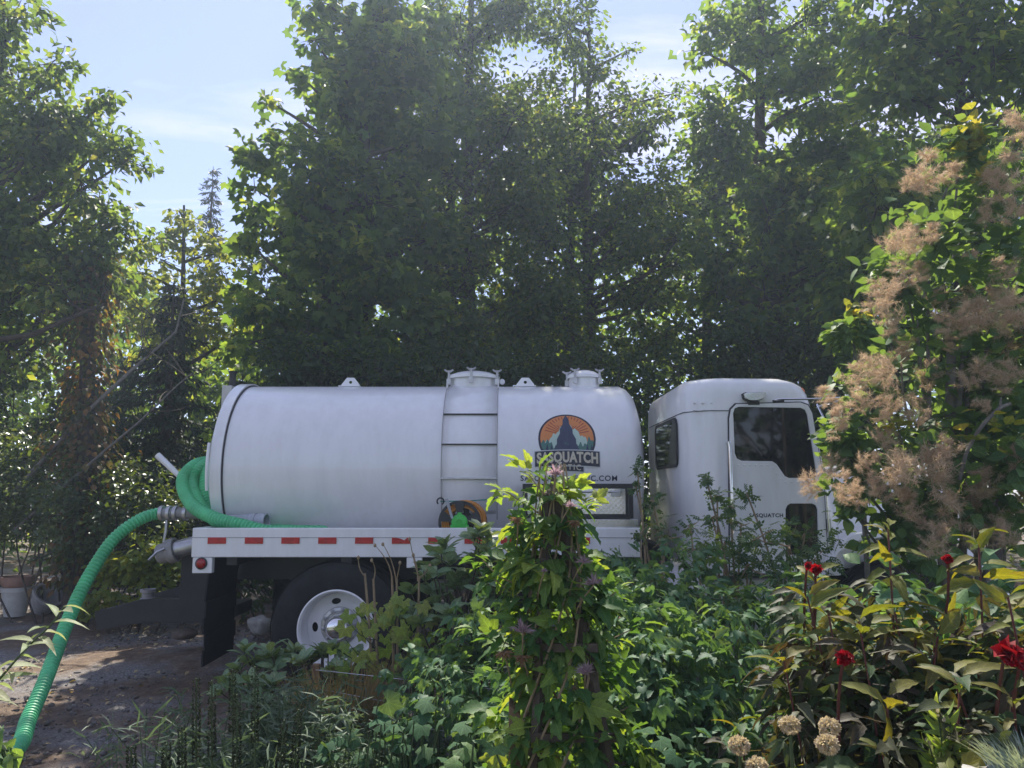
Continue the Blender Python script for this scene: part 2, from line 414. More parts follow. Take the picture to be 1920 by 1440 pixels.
# ------------------------------------------------------------------ the ground
def ground():
    xs = np.concatenate([[-150, -70, -30, -14], np.linspace(-7, 7, 113), [14, 30, 70, 150]])
    ys = np.concatenate([[-120, -50, -20, -5], np.linspace(1, 14, 105), [20, 40, 90, 160]])
    from mathutils import noise
    V = []
    for y in ys:
        for x in xs:
            z = 0
            if -7 <= x <= 7 and 1 <= y <= 14:
                z = .035 * noise.noise((x * .9, y * .9, 0)) + .014 * noise.noise((x * 5, y * 5, 3))
                z += .10 * math.exp(-((x + 2.9) / .9) ** 2 - ((y - 7.6) / .5) ** 2)
            V.append((x, y, z - .02))
    nx = len(xs); F = [(j*nx+i, j*nx+i+1, (j+1)*nx+i+1, (j+1)*nx+i) for j in range(len(ys)-1) for i in range(nx-1)]
    m, t, b = mat('dirt gravel and grass')
    tx = t.nodes.new('ShaderNodeTexCoord')
    def noise_(s, d=6, rgh=.6):
        n = t.nodes.new('ShaderNodeTexNoise'); n.inputs['Scale'].default_value = s; n.inputs['Detail'].default_value = d; n.inputs['Roughness'].default_value = rgh
        t.links.new(tx.outputs['Object'], n.inputs['Vector']); return n
    def ramp(src, stops):
        r = t.nodes.new('ShaderNodeValToRGB'); e = r.color_ramp.elements
        while len(e) < len(stops): e.new(.5)
        for i, (p_, c_) in enumerate(stops): e[i].position = p_; e[i].color = (*c_, 1)
        t.links.new(src, r.inputs[0]); return r
    def mixc(f, a, b_):
        q = t.nodes.new('ShaderNodeMix'); q.data_type = 'RGBA'; t.links.new(f, q.inputs[0]); t.links.new(a, q.inputs[6]); t.links.new(b_, q.inputs[7]); return q.outputs[2]
    fine = ramp(noise_(55, 4, .7).outputs['Fac'], [(.3, (.10, .097, .095)), (.5, (.22, .215, .21)), (.72, (.42, .41, .4))])
    dirt = ramp(noise_(14, 8, .7).outputs['Fac'], [(.3, (.11, .08, .06)), (.55, (.19, .14, .10)), (.75, (.33, .26, .19))])
    soil = mixc(ramp(noise_(1.1, 5, .6).outputs['Fac'], [(.38, (0, 0, 0)), (.56, (1, 1, 1))]).outputs[0], fine.outputs[0], dirt.outputs[0])
    grass = ramp(noise_(3, 8, .7).outputs['Fac'], [(.3, (.04, .06, .02)), (.55, (.07, .10, .035)), (.75, (.13, .14, .06))])
    sp = t.nodes.new('ShaderNodeSeparateXYZ'); t.links.new(tx.outputs['Object'], sp.inputs[0])
    mr = t.nodes.new('ShaderNodeMapRange'); mr.inputs[1].default_value = 1.5; mr.inputs[2].default_value = .5
    t.links.new(sp.outputs['Y'], mr.inputs[0])
    t.links.new(mixc(mr.outputs[0], soil, grass.outputs[0]), b.inputs['Base Color'])
    b.inputs['Roughness'].default_value = .95; b.inputs['Specular IOR Level'].default_value = .15
    bp = t.nodes.new('ShaderNodeBump'); bp.inputs['Strength'].default_value = .9; bp.inputs['Distance'].default_value = .02
    t.links.new(noise_(48, 5, .75).outputs['Fac'], bp.inputs['Height']); t.links.new(bp.outputs[0], b.inputs['Normal'])
    me = bpy.data.meshes.new('ground'); me.from_pydata(V, [], F); me.materials.append(m)
    me.polygons.foreach_set('use_smooth', [True] * len(me.polygons))
    o = bpy.data.objects.new('ground', me); COL.objects.link(o); o['kind'] = 'structure'
ground()
def gravel():
    bm = bmesh.new(); bmesh.ops.create_icosphere(bm, subdivisions=1, radius=1); V = np.array([v.co[:] for v in bm.verts]); F = np.array([[v.index for v in f.verts] for f in bm.faces]); bm.free()
    n = 4200
    pos = np.stack([rng.uniform(-4.6, -.2, n), 4.4 + 5.4 * rng.random(n) ** 1.3, np.zeros(n) + .0], 1)
    pos[:, 2] = rng.uniform(-.008, .006, n)
    s = rng.gamma(2, .0035, n) + .004
    W = V[None] * (1 + .3 * rng.normal(0, 1, (n, len(V), 1))) * (rng.uniform(.6, 1.3, (n, 1, 3)) * np.array([1, 1, .6]))
    scatter_v = pos[:, None] + W * s[:, None, None]
    G = (F[None] + (np.arange(n) * len(V))[:, None, None]).reshape(-1, 3)
    o = bpy.data.objects.new('gravel', tri_mesh('gravel', scatter_v.reshape(-1, 3), G, M['pebble'])); COL.objects.link(o); o['kind'] = 'stuff'
    n = 800
    pos = np.stack([rng.uniform(-4.6, -.4, n), 4.4 + 6 * rng.random(n), rng.uniform(.005, .03, n)], 1)
    scatter('fallen_leaves', OVATE, pos, rnd(n) * [1, 1, .15], np.array([[0, 0, 1.]]) + rnd(n, .25), rng.uniform(.015, .06, n), leafmat('fallen leaf', [(.24, .17, .09), (.42, .34, .2), (.2, .19, .08)], .15), None)
gravel()

# ------------------------------------------------------------------ the tank truck
TR = empty('tank_truck', (-.7, 7.3, 0), 'white vacuum tank truck with dark cab windows parked behind the garden plants', 'tank truck')
TX0, TX1, TY, TZ, TRAD = -2.50, 1.00, 7.3, 1.78, .78
W_ = M['white']
def tank():
    prof = [(-2.74, .02), (-2.735, .2), (-2.70, .42), (-2.63, .62), (-2.56, .735), (-2.50, TRAD), (TX1, TRAD), (1.06, .755), (1.11, .70), (1.15, .58), (1.17, .4), (1.18, .2), (1.183, .02)]
    t = MB().lathe((0, TY, TZ), (1, 0, 0), prof, 96).build('tank', W_, TR, smooth=30)
    f = MB().lathe((0, TY, TZ), (1, 0, 0), [(-2.545, .76), (-2.545, .805), (-2.452, .805), (-2.452, .785), (-2.447, .77)], 96).build('end_flange', W_, t, smooth=30)
    MB().lathe((0, TY, TZ), (1, 0, 0), [(-2.451, .785), (-2.451, .7925), (-2.440, .7925), (-2.440, .775)], 96).build('seam', M['seam'], t, smooth=60)
    # clamp strip on the flange
    def on(X, phi, r): return (X, TY - r * math.cos(phi), TZ + r * math.sin(phi))
    MB().tube([on(-2.56, R(a), .825) for a in range(-14, 16, 4)], .012, 6).build('flange_handle', W_, t, smooth=40)
    for px in (657, 985):
        X = P(px, 722, 7.2).x
        pl = [(X-.085, -.02), (X-.085, .02), (X-.035, .085), (X+.035, .085), (X+.085, .02), (X+.085, -.02)]
        hole = [(X + .016*math.cos(R(a)), .042 + .016*math.sin(R(a))) for a in range(0, 360, 45)]
        MB().plate(pl, [hole], lambda a, b, d: (a, TY - .1 + d, TZ + TRAD - .006 + b), 0, .02).box((X-.1, TY-.16, TZ+TRAD-.012), (X+.1, TY-.03, TZ+TRAD-.002)).build('lifting_lug', W_, t)
    for cx, r, h in ((P(887, 715, 7.2).x, .235, .115), (P(1097, 715, 7.2).x, .155, .125)):
        zt = TZ + TRAD - .03
        hb = MB().lathe((cx, TY, zt), (0, 0, 1), [(0, r*.93), (h, r*.93), (h, 0)], 40).build('hatch', W_, TR, smooth=35)
        MB().lathe((cx, TY, zt + h), (0, 0, 1), [(-.014, r*.98), (-.014, r*1.07), (.012, r*1.07), (.022, r*1.02), (.05, r*.7), (.066, r*.35), (.07, 0)], 40).build('lid', W_, hb, smooth=35)
        for a in (-152, -92, -28, 40, 145) if r > .2 else (-125, -35, 60, 160):
            ux, uy = math.cos(R(a)), math.sin(R(a)); bx, by = cx + ux * r * 1.1, TY + uy * r * 1.1
            c = MB().tube([(bx, by, zt + h - .06), (bx, by, zt + h + .06)], .011, 8)
            c.box((bx-.02, by-.015, zt+h-.075), (bx+.02, by+.015, zt+h-.02))
            for sg in (-1, 1):
                c.tube([(bx, by, zt + h + .045), (bx + sg*.022, by, zt + h + .054), (bx + sg*.042, by, zt + h + .068)], [.011, .010, .008], 6)
            c.build('wing_clamp', M['alu'], hb, smooth=40)
        if r > .2: MB().lathe((cx + r*1.17, TY - .02, zt + h - .035), (0, 1, 0), [(-.02, .0), (-.02, .026), (.02, .026), (.02, 0)], 14).build('hinge_pin', W_, hb, smooth=40)
    # ladder of three flat steps between two thin rails, on a thin backing sheet
    xa, xb = P(828, 850, 6.53).x, P(932, 850, 6.53).x
    Vp, Fp = [], []
    ph = [R(a) for a in range(-30, 84, 3)]
    for i, a in enumerate(ph):
        for X in (xa + .012, xb - .012): Vp.append(on(X, a, TRAD + .006))
        if i: Fp.append((2*i-2, 2*i-1, 2*i+1, 2*i))
    ld = MB().add(Vp, Fp).build('ladder', W_, TR, smooth=40)
    sd = ld.modifiers.new('sheet', 'SOLIDIFY'); sd.thickness = .003; sd.offset = 0
    for X in (xa, xb):
        MB().tube([on(X, R(a), TRAD + .012) for a in range(-34, 82, 3)], .0035, 6).build('side_rail', M['grey'], ld, smooth=40)
        MB().box((X-.008, TY-.3, TZ+TRAD-.10), (X+.008, TY-.27, TZ+TRAD+.0)).build('rail_bracket', M['alu'], ld)
    for py, th, mk in ((774, .012, 'black'), (833, .010, 'black'), (897, .016, 'alu')):  # upper two steps black: underside shade of the rungs put into the colour
        z = P(900, py, 6.53).z; s = (z - TZ) / TRAD; y = TY - TRAD * math.sqrt(1 - s*s)
        MB().box((xa, y - .03, z - th/2), (xb, y + .06, z + th/2)).build('step', M[mk], ld, bevel=.003)
tank()

def surf(X, b, lay):
    """point on the tank's near side: X along, b = arc length above the axis height"""
    r = TRAD + lay; a = b / TRAD
    return (X, TY - r * math.cos(a), TZ + r * math.sin(a))
def arc_of(py):
    lo, hi = -.7, 1.2
    for _ in range(40):
        m_ = (lo + hi) / 2; p = surf(0, m_, 0)
        z = P(960, py, p[1]).z
        if p[2] < z: lo = m_
        else: hi = m_
    return lo
def text_mesh(s, bold, spacing=1.0):
    cu = bpy.data.curves.new('lettering', 'FONT'); cu.body = s; cu.offset = bold; cu.space_character = spacing; cu.resolution_u = 3
    o = bpy.data.objects.new('lettering', cu); COL.objects.link(o)
    me = bpy.data.meshes.new_from_object(o.evaluated_get(bpy.context.evaluated_depsgraph_get()))
    v = np.array([q.co[:2] for q in me.vertices]); f = [tuple(p.vertices) for p in me.polygons]
    bpy.data.objects.remove(o); bpy.data.meshes.remove(me); bpy.data.curves.remove(cu)
    v -= v.min(0); return v / v.max(0), f
def serif_bars(v): return v
def emblem():
    cx = P(1063, 822, 6.56).x; cb = arc_of(823); RR = P(1117, 822, 6.56).x - cx
    col = {n: simple('emblem ' + n, c, .45) for n, c in dict(ink=(.012, .014, .03), rust=(.36, .07, .03), orange=(.62, .22, .06), snow=(.42, .55, .46), teal=(.06, .16, .13), navy=(.02, .03, .075), slate=(.035, .045, .085), cream=(.55, .5, .38), edge=(.58, .6, .6)).items()}
    def strip(name, m, lo, hi, lay, parent, n=90, x0=-1, x1=1):
        V, F = [], []
        for i in range(n + 1):
            x = x0 + (x1 - x0) * i / n
            a, b = lo(x), hi(x)
            if b < a: b = a
            for k in range(5): V.append(surf(cx + x * RR, cb + (a + (b - a) * k / 4) * RR, lay))
            if i:
                for k in range(4): F.append((5*(i-1)+k, 5*i+k, 5*i+k+1, 5*(i-1)+k+1))
        return MB().add(V, F).build(name, m, parent)
    L = .0015
    circ = lambda s: (lambda x: -math.sqrt(max(0, s*s - x*x)), lambda x: math.sqrt(max(0, s*s - x*x)))
    root = strip('emblem', col['ink'], *circ(1.0), L, TR)
    lo, hi = circ(.93); k = 1
    def S(name, mk, flo, fhi, **kw):
        nonlocal k
        k += 1; x1 = kw.pop('x1', .93); x0 = kw.pop('x0', -.93)
        return strip(name, col[mk], flo, fhi, L + .0007 * k, root, x0=x0, x1=x1, **kw)
    S('sunset_sky', 'rust', lo, hi)
    S('sun_glow', 'orange', lambda x: max(lo(x), -.2), lambda x: min(hi(x), .98 - .75*x*x))
    def ray(ang):
        a = R(ang)
        c, s_ = math.cos(a), math.sin(a)
        pts = [(r_ * c + q * s_ * .012, .12 + r_ * s_ - q * c * .012) for r_, q in ((.3, 1), (.78, 1.6), (.78, -1.6), (.3, -1))]
        return [surf(cx + p[0]*RR, cb + p[1]*RR, L + .0007*4) for p in pts]
    rays = MB()
    for a in range(12, 170, 9): rays.add(ray(a), [(0, 1, 2, 3)])
    tag(rays.build('sun_rays', col['rust'], root), kind='stuff')
    k += 2
    mtn = lambda x: min(hi(x), .62 - 1.0*abs(x - .02) + .05*math.sin(23*x) + .03*math.sin(51*x))
    S('snow_mountain', 'snow', lo, mtn)
    S('mountain_flank', 'teal', lo, lambda x: min(hi(x), max(lo(x), -.02 + .13*math.sin(31*x)*math.cos(13*x) - .22*abs(math.sin(4*x)))))
    tree_ = lambda x: max(lo(x), min(hi(x), -.52 + .36 * (1 - abs(((x*6.5) % 1) - .5) * 2) * (.6 + .4*math.sin(9*x + 1))))
    S('pine_row', 'navy', lo, tree_, n=240)
    def bigpine(x):     # tall dark fir in the middle
        u = abs(x + .02)
        return max(lo(x), .95 - 3.4*u + .16*((u*9) % 1)) if u < .48 else lo(x)
    S('tall_pine', 'slate', lambda x: max(lo(x), -.78), bigpine, n=240, x0=-.5, x1=.46)
    # banner and its words
    bx0, bx1 = P(1003, 858, 6.53).x, P(1124, 858, 6.53).x
    def bar(name, m, x0, x1, p0, p1, lay, arch=0):
        V, F = [], []; b0, b1 = arc_of(p1), arc_of(p0)
        for i in range(21):
            f = i / 20; X = x0 + (x1 - x0) * f; d = arch * (1 - (2*f - 1) ** 2)
            for j in range(5): V.append(surf(X, b0 + (b1 - b0) * j / 4 + d, lay))
            if i:
                for j in range(4): F.append((5*(i-1)+j, 5*i+j, 5*i+j+1, 5*(i-1)+j+1))
        return MB().add(V, F).build(name, m, root)
    bar('banner_edge', col['edge'], bx0 - .006, bx1 + .006, 846, 877, .0105, .012)
    bar('banner', col['ink'], bx0, bx1, 847.5, 875.5, .0115, .012)
    bar('lower_banner_edge', col['edge'], P(1030, 880, 6.53).x, P(1096, 880, 6.53).x, 866, 886, .0095, .006)
    bar('lower_banner', col['ink'], P(1032, 880, 6.53).x, P(1094, 880, 6.53).x, 866, 884.5, .0100, .006)
    def words(name, s, m, x0, x1, p0, p1, lay, arch=0, bold=.03, parent=root, spacing=1.05):
        v, f = text_mesh(s, bold, spacing); b0, b1 = arc_of(p1), arc_of(p0)
        V = [surf(x0 + (x1 - x0) * a, b0 + (b1 - b0) * b + arch * (1 - (2*a - 1) ** 2), lay) for a, b in v]
        return tag(MB().add(V, f).build(name, m, parent), kind='stuff')
    words('lettering', 'SASQUATCH', col['cream'], bx0 + .014, bx1 - .014, 849.5, 873.5, .0135, .012, .045)
    words('lettering', 'SEPTIC', col['cream'], P(1039, 880, 6.53).x, P(1089, 880, 6.53).x, 871.5, 882, .0125, .006, .012, spacing=1.3)
    words('web_address', 'SASQUATCHSEPTIC.COM', col['ink'], P(976, 897, 6.53).x, P(1157, 897, 6.53).x, 891.5, 903.5, .0030, 0, .012, TR, 1.12)
    return col['ink'], words
INK, words = emblem()

# deck with its reflective tape, brackets, lamp, mud flap
def deck():
    x0, x1, y0 = P(360, 1010, 6.1).x, P(1203, 1010, 6.1).x, 6.1
    zt, zb = P(700, 990, y0).z, P(700, 1045, y0).z
    d = MB().box((x0, y0 + .05, zt - .14), (x1, 8.5, zt - .07)).build('deck', M['alu'], TR)
    rl = MB().box((x0, y0, zb), (x1, y0 + .05, zt)).build('side_rail', W_, TR, bevel=.006)
    MB().box((x0 - .001, y0 - .004, zt - .075), (x1, y0 + .002, zt - .071)).build('rail_groove', M['grey'], rl)
    MB().box((x0, 8.5, zb), (x1, 8.55, zt)).build('side_rail', W_, TR, bevel=.006)
    MB().box((x0, y0 + .052, zb), (x0 + .05, 8.498, zt)).build('rear_rail', W_, TR, bevel=.006)
    xs = [390, 459.5, 528, 597, 666, 735, 803, 871, 939, 1072]
    for i, px in enumerate(xs):
        a, b = P(px, 1013, y0).x, P(px + 34, 1013, y0).x; z0, z1 = P(px, 1019.5, y0).z, P(px, 1007.5, y0).z
        if i in (5, 6):        # worn tape with its top edge peeled
            o = [(a, z0), (b, z0), (b, z1), (b - .022, z1 - .002), (b - .045, z1 - .022), (b - .07, z1 - .012), (b - .09, z1 - .006), (a, z1)] if i == 5 else \
                [(a, z0), (b, z0), (b, z1 - .012), (b - .05, z1 - .013), (b - .07, z1 - .008), (b - .11, z1 - .001), (a, z1)]
        else: o = [(a, z0), (b, z0), (b, z1), (a, z1)]
        s = MB().plate(o, [], lambda p, q, t: (p, t, q), y0 - .0075, y0 - .002).build('reflector', M['red'], TR)
        if i in (5, 6): s['label'] = 'red reflector strip with a torn upper edge'
    def bracket(px0, px1, py):
        a, b = P(px0, 1060, y0).x, P(px1, 1060, y0).x; z = P(px0, py, y0).z
        return MB().box((a, y0 + .004, z), (b, y0 + .06, zb - .002)).build('bracket', W_, TR, bevel=.005)
    k = bracket(360, 397, 1075); bracket(762, 791, 1065)
    c = P(377.5, 1056.5, y0)
    MB().lathe((c.x, y0 + .004, c.z), (0, -1, 0), [(0, 0), (0, .046), (.012, .046), (.014, .038)], 24).build('lamp_ring', M['black'], k, smooth=40)
    MB().lathe((c.x, y0 - .008, c.z), (0, -1, 0), [(0, .037), (.006, .034), (.012, .02), (.013, 0)], 24).build('tail_lamp', M['lamp'], k, smooth=50)
    # mud flap, frame, axle, underbody
    f = MB(); X = -2.36
    fl = [(X + .012 * math.sin(z * 7) + (-.04 * (1 - z) ** 2), z) for z in np.linspace(.24, 1.09, 8)]
    for (xa, za), (xb_, zb_) in zip(fl, fl[1:]):
        f.add([(xa, 6.12, za), (xa, 6.78, za), (xb_, 6.78, zb_), (xb_, 6.12, zb_)], [(0, 1, 2, 3)])
    q = f.build('mud_flap', M['flap'], TR); m_ = q.modifiers.new('sheet', 'SOLIDIFY'); m_.thickness = .012
    MB().box((X - .02, 6.13, 1.085), (X + .02, 8.4, 1.105)).build('flap_hanger', M['black'], TR)
    f2 = MB().box((X - .006, 7.82, .24), (X + .006, 8.46, 1.08)).build('mud_flap', M['flap'], TR)
    for y in (6.86, 7.72): MB().box((-2.6, y - .04, .82), (3.4, y + .04, 1.06)).build('frame_rail', M['black'], TR)
    for X in (-2.2, -1.3, -.4, .5, 1.2): MB().box((X - .04, 6.16, 1.0), (X + .04, 8.45, 1.145)).build('cross_member', M['black'], TR)
    MB().tube([(-1.36, 6.5, .52), (-1.36, 8.1, .52)], .07, 12).lathe((-1.36, 7.3, .52), (0, 1, 0), [(-.24, .07), (-.15, .2), (0, .24), (.15, .2), (.24, .07)], 20).build('rear_axle', M['black'], TR, smooth=40)
    for y in (6.86, 7.72):
        MB().tube([(-2.0, y, .80), (-1.7, y, .68), (-1.36, y, .62), (-1.0, y, .68), (-.7, y, .80)], .045, 6).build('leaf_spring', M['black'], TR)
    MB().lathe((-.35, 7.0, .72), (1, 0, 0), [(0, 0), (0, .24), (.02, .26), (.95, .26), (.97, .24), (.97, 0)], 24).build('air_tank', M['black'], TR, smooth=40)
deck()

def wheel(X, Y, side, inner=True, front=False):
    """side: -1 shows its outer face to the camera"""
    c = (X, Y, .52); ax = (0, side, 0); k = 0
    ty = MB().lathe(c, ax, [(-.27, .30), (-.28, .40), (-.265, .47), (-.24, .505), (-.14, .517), (-.04, .505), (-.012, .47), (0, .40), (-.01, .31), (-.02, .292)], 64, closed=True).build('tyre', M['rubber'], None, smooth=40)
    g = MB()
    for i in range(4): g.lathe(c, ax, [(-.065 - .05*i, .5165), (-.065 - .05*i, .5195), (-.045 - .05*i, .5195), (-.045 - .05*i, .5165)], 64)
    rim = MB().lathe(c, ax, [(-.02, .296), (-.002, .300), (.004, .290), (-.004, .278), (-.03, .272), (-.13, .262), (-.15, .255)] if not front else [(-.02, .296), (-.002, .3), (.004, .29), (-.03, .275), (-.05, .26)], 64).build('rim', W_, None, smooth=50)
    dz = -.15 if not front else -.05
    circ = lambda r, n, cx=0, cz=0, sx=1: [(cx + r*sx*math.cos(2*math.pi*i/n), cz + r*math.sin(2*math.pi*i/n)) for i in range(n)]
    hol = []
    for a in (15, 100, 182, 265):
        ca, sa = math.cos(R(a)), math.sin(R(a)); l = []
        for i in range(12):
            u, v = .024*math.cos(2*math.pi*i/12), .038*math.sin(2*math.pi*i/12)
            l.append((.195*ca + u*ca - v*sa, .195*sa + u*sa + v*ca))
        hol.append(l)
    MB().plate(circ(.258, 48), hol, lambda a, b, t: (X + a, Y + side*t, .52 + b), dz - .012, dz).build('rim_disc', W_, rim, smooth=30)
    MB().lathe(c, ax, [(dz - .09, .25), (dz - .09, 0)], 24).build('brake_drum', M['black'], rim)
    MB().lathe(c, ax, [(dz + .002, .15), (dz + .012, .145), (dz + .016, .12)], 40).build('hub_flange', M['alu'], rim, smooth=40)
    MB().lathe(c, ax, [(dz + .01, .095), (dz + .12, .088), (dz + .135, .082), (dz + .15, .06), (dz + .156, .03), (dz + .157, 0)], 32).build('hub_cap', M['chrome'], rim, smooth=40)
    MB().lathe(c, ax, [(dz + .012, .104), (dz + .035, .104), (dz + .035, .09)], 32).build('hub_ring', M['alu'], rim, smooth=40)
    for i in range(10):
        a = 2*math.pi*i/10 + .15
        MB().lathe((X + .128*math.cos(a), Y, .52 + .128*math.sin(a)), ax, [(dz + .01, .016), (dz + .035, .015), (dz + .038, .009), (dz + .05, .008), (dz + .05, 0)], 6).build('lug_nut', M['alu'], rim)
    t2 = g.build('tread_rib', M['rubber'], None, smooth=40, kind='stuff')
    w_ = bpy.data.objects.new('wheel', None); COL.objects.link(w_); w_.parent = TR; w_.location = (X - TR.location.x, Y - TR.location.y, .52)
    for o in (ty, rim, t2):
        o.parent = w_; o.location = (-X, -Y, -.52)
    return w_
# sub-parts of the wheel hang from the wheel itself, so that nothing sits a level deeper
def flatten(w_):
    for o in list(w_.children):
        for q in list(o.children):
            q.parent = w_; q.location = o.location
for X, Y, s, fr in ((-1.36, 6.12, -1, False), (-1.36, 6.78, 1, False), (-1.36, 7.85, -1, False), (-1.36, 8.48, 1, False), (3.0, 6.12, -1, True), (3.0, 8.48, 1, True)):
    flatten(wheel(X, Y, s, front=fr))

# rear end: valves, beam, lever, vent post
def rear():
    a = P(362, 962, 6.75); b = P(296, 962, 6.75)
    v = MB().tube([a + Vector((.15, .1, .0)), a, (a+b)/2, b], [.05, .05, .048, .05], 16).build('outlet_pipe', M['grey'], TR, smooth=40)
    for px in (304, 318, 330, 349): 
        q = P(px, 962, 6.75); MB().lathe(q, (1, 0, 0), [(-.014, .045), (-.014, .064), (.014, .064), (.014, .045)], 20).build('coupling_ring', M['alu'], v, smooth=40)
    q = P(312, 975, 6.72); MB().tube([q, q + Vector((.004, -.01, -.1)), q + Vector((-.006, -.01, -.19))], .012, 8).build('coupling_lever', M['alu'], v, smooth=40)
    a = P(362, 1022, 6.7); b = P(318, 1034, 6.7); d = (b - a).normalized()
    v2 = MB().tube([a + Vector((.2, .05, .02)), a, b], [.075, .075, .075], 18).build('drain_pipe', M['alu'], TR, smooth=40)
    MB().lathe(b, d, [(-.06, .085), (-.06, .105), (.0, .105), (.01, .098), (.012, .085), (.085, .085), (.10, .07), (.10, 0)], 22).build('drain_cap', M['grey'], v2, smooth=40)
    for s in (-1, 1): MB().tube([b + Vector((0, s*.105, .03)), b + d*.05 + Vector((0, s*.13, .02)), b + d*.12 + Vector((0, s*.125, -.03))], .012, 6).build('cam_lever', M['alu'], v2, smooth=40)
    a = P(338, 894, 6.95); b = P(295, 853, 6.95)
    MB().tube([a + (a-b)*.5, a, b], [.022, .024, .03], 10).build('valve_lever', W_, TR, smooth=50)
    p = P(432, 725, 7.95); MB().box((p.x - .05, 7.85, 1.2), (p.x + .05, 8.05, p.z)).build('vent_post', M['cream'], TR, bevel=.006)
    MB().lathe((p.x + .02, 7.95, p.z), (0, 0, 1), [(0, .035), (.13, .035), (.16, .05), (.17, 0)], 14).build('vent_cap', M['black'], TR, smooth=40)
    # tail beam
    def beam(y0, y1, pts):
        return MB().plate([(P(px, py, y0).x, P(px, py, y0).z) for px, py in pts], [], lambda p_, q_, t: (p_, t, q_), y0, y1).build('tail_beam', M['black'], TR, bevel=.006)
    beam(6.9, 7.02, [(177, 1147), (264, 1124), (396, 1124), (396, 1168), (268, 1168), (180, 1183)])
    beam(7.6, 7.72, [(262, 1120), (345, 1098), (420, 1098), (420, 1130), (300, 1140)])
    x_ = P(344, 1100, 6.95).x; MB().box((x_, 6.88, P(344, 1165, 6.95).z), (-2.45, 6.98, 1.09)).build('tail_plate', M['black'], TR)
    MB().box((-2.8, 7.0, .45), (-2.5, 7.6, .55)).build('tail_cross', M['black'], TR)
    c = P(277, 1122, 6.98); MB().lathe((c.x, 6.98, c.z - .02), (0, 0, 1), [(0, .05), (.02, .062), (.03, .05), (.07, .05), (.075, .066), (.1, .066), (.1, .048), (.03, .044)], 20).build('pipe_fitting', M['grey'], TR, smooth=40)
rear()

# tool box let into the deck's front half
def toolbox():
    x0, x1 = P(980, 935, 6.16).x, P(1187, 935, 6.16).x; zt, zb = P(1080, 907, 6.16).z, P(1080, 972, 6.16).z
    fr = .035
    t = MB().plate([(x0, zb), (x1, zb), (x1, zt), (x0, zt)], [[(x0+fr, zb+.03), (x1-fr*1.6, zb+.03), (x1-fr*1.6, zt-fr), (x0+fr, zt-fr)]], lambda a, b, y: (a, y, b), 6.155, 6.175)
    t.box((x0 + .004, 6.176, zb), (x1 - .004, 6.50, zt - .003))
    tb = t.build('tool_box', M['black'], TR)
    MB().box((x0 + fr + .004, 6.166, zb + .034), (x1 - fr*1.6 - .004, 6.1758, zt - fr - .004)).build('door', M['diamond'], tb)
    MB().tube([(x0 + .1, 6.15, zt - fr - .03), (x1 - .12, 6.15, zt - fr - .03)], .007, 8).build('hinge_bar', M['alu'], tb, smooth=40)
    MB().box((x1 - .17, 6.146, zt - .1), (x1 - .10, 6.16, zt - .055)).build('latch', M['alu'], tb, bevel=.004)
    MB().tube([(x1 - .038, 6.135, zt - .08), (x1 - .036, 6.135, zb - .0)], .008, 8).build('support_rod', M['black'], tb, smooth=40)
    a, b = P(1060, 980, 6.16).x, P(1196, 980, 6.16).x
    s = MB().box((a, 6.152, P(1060, 992, 6.16).z), (b, 6.3, zb - .006)).build('tread_plate_box', M['diamond'], TR, bevel=.003)
toolbox()

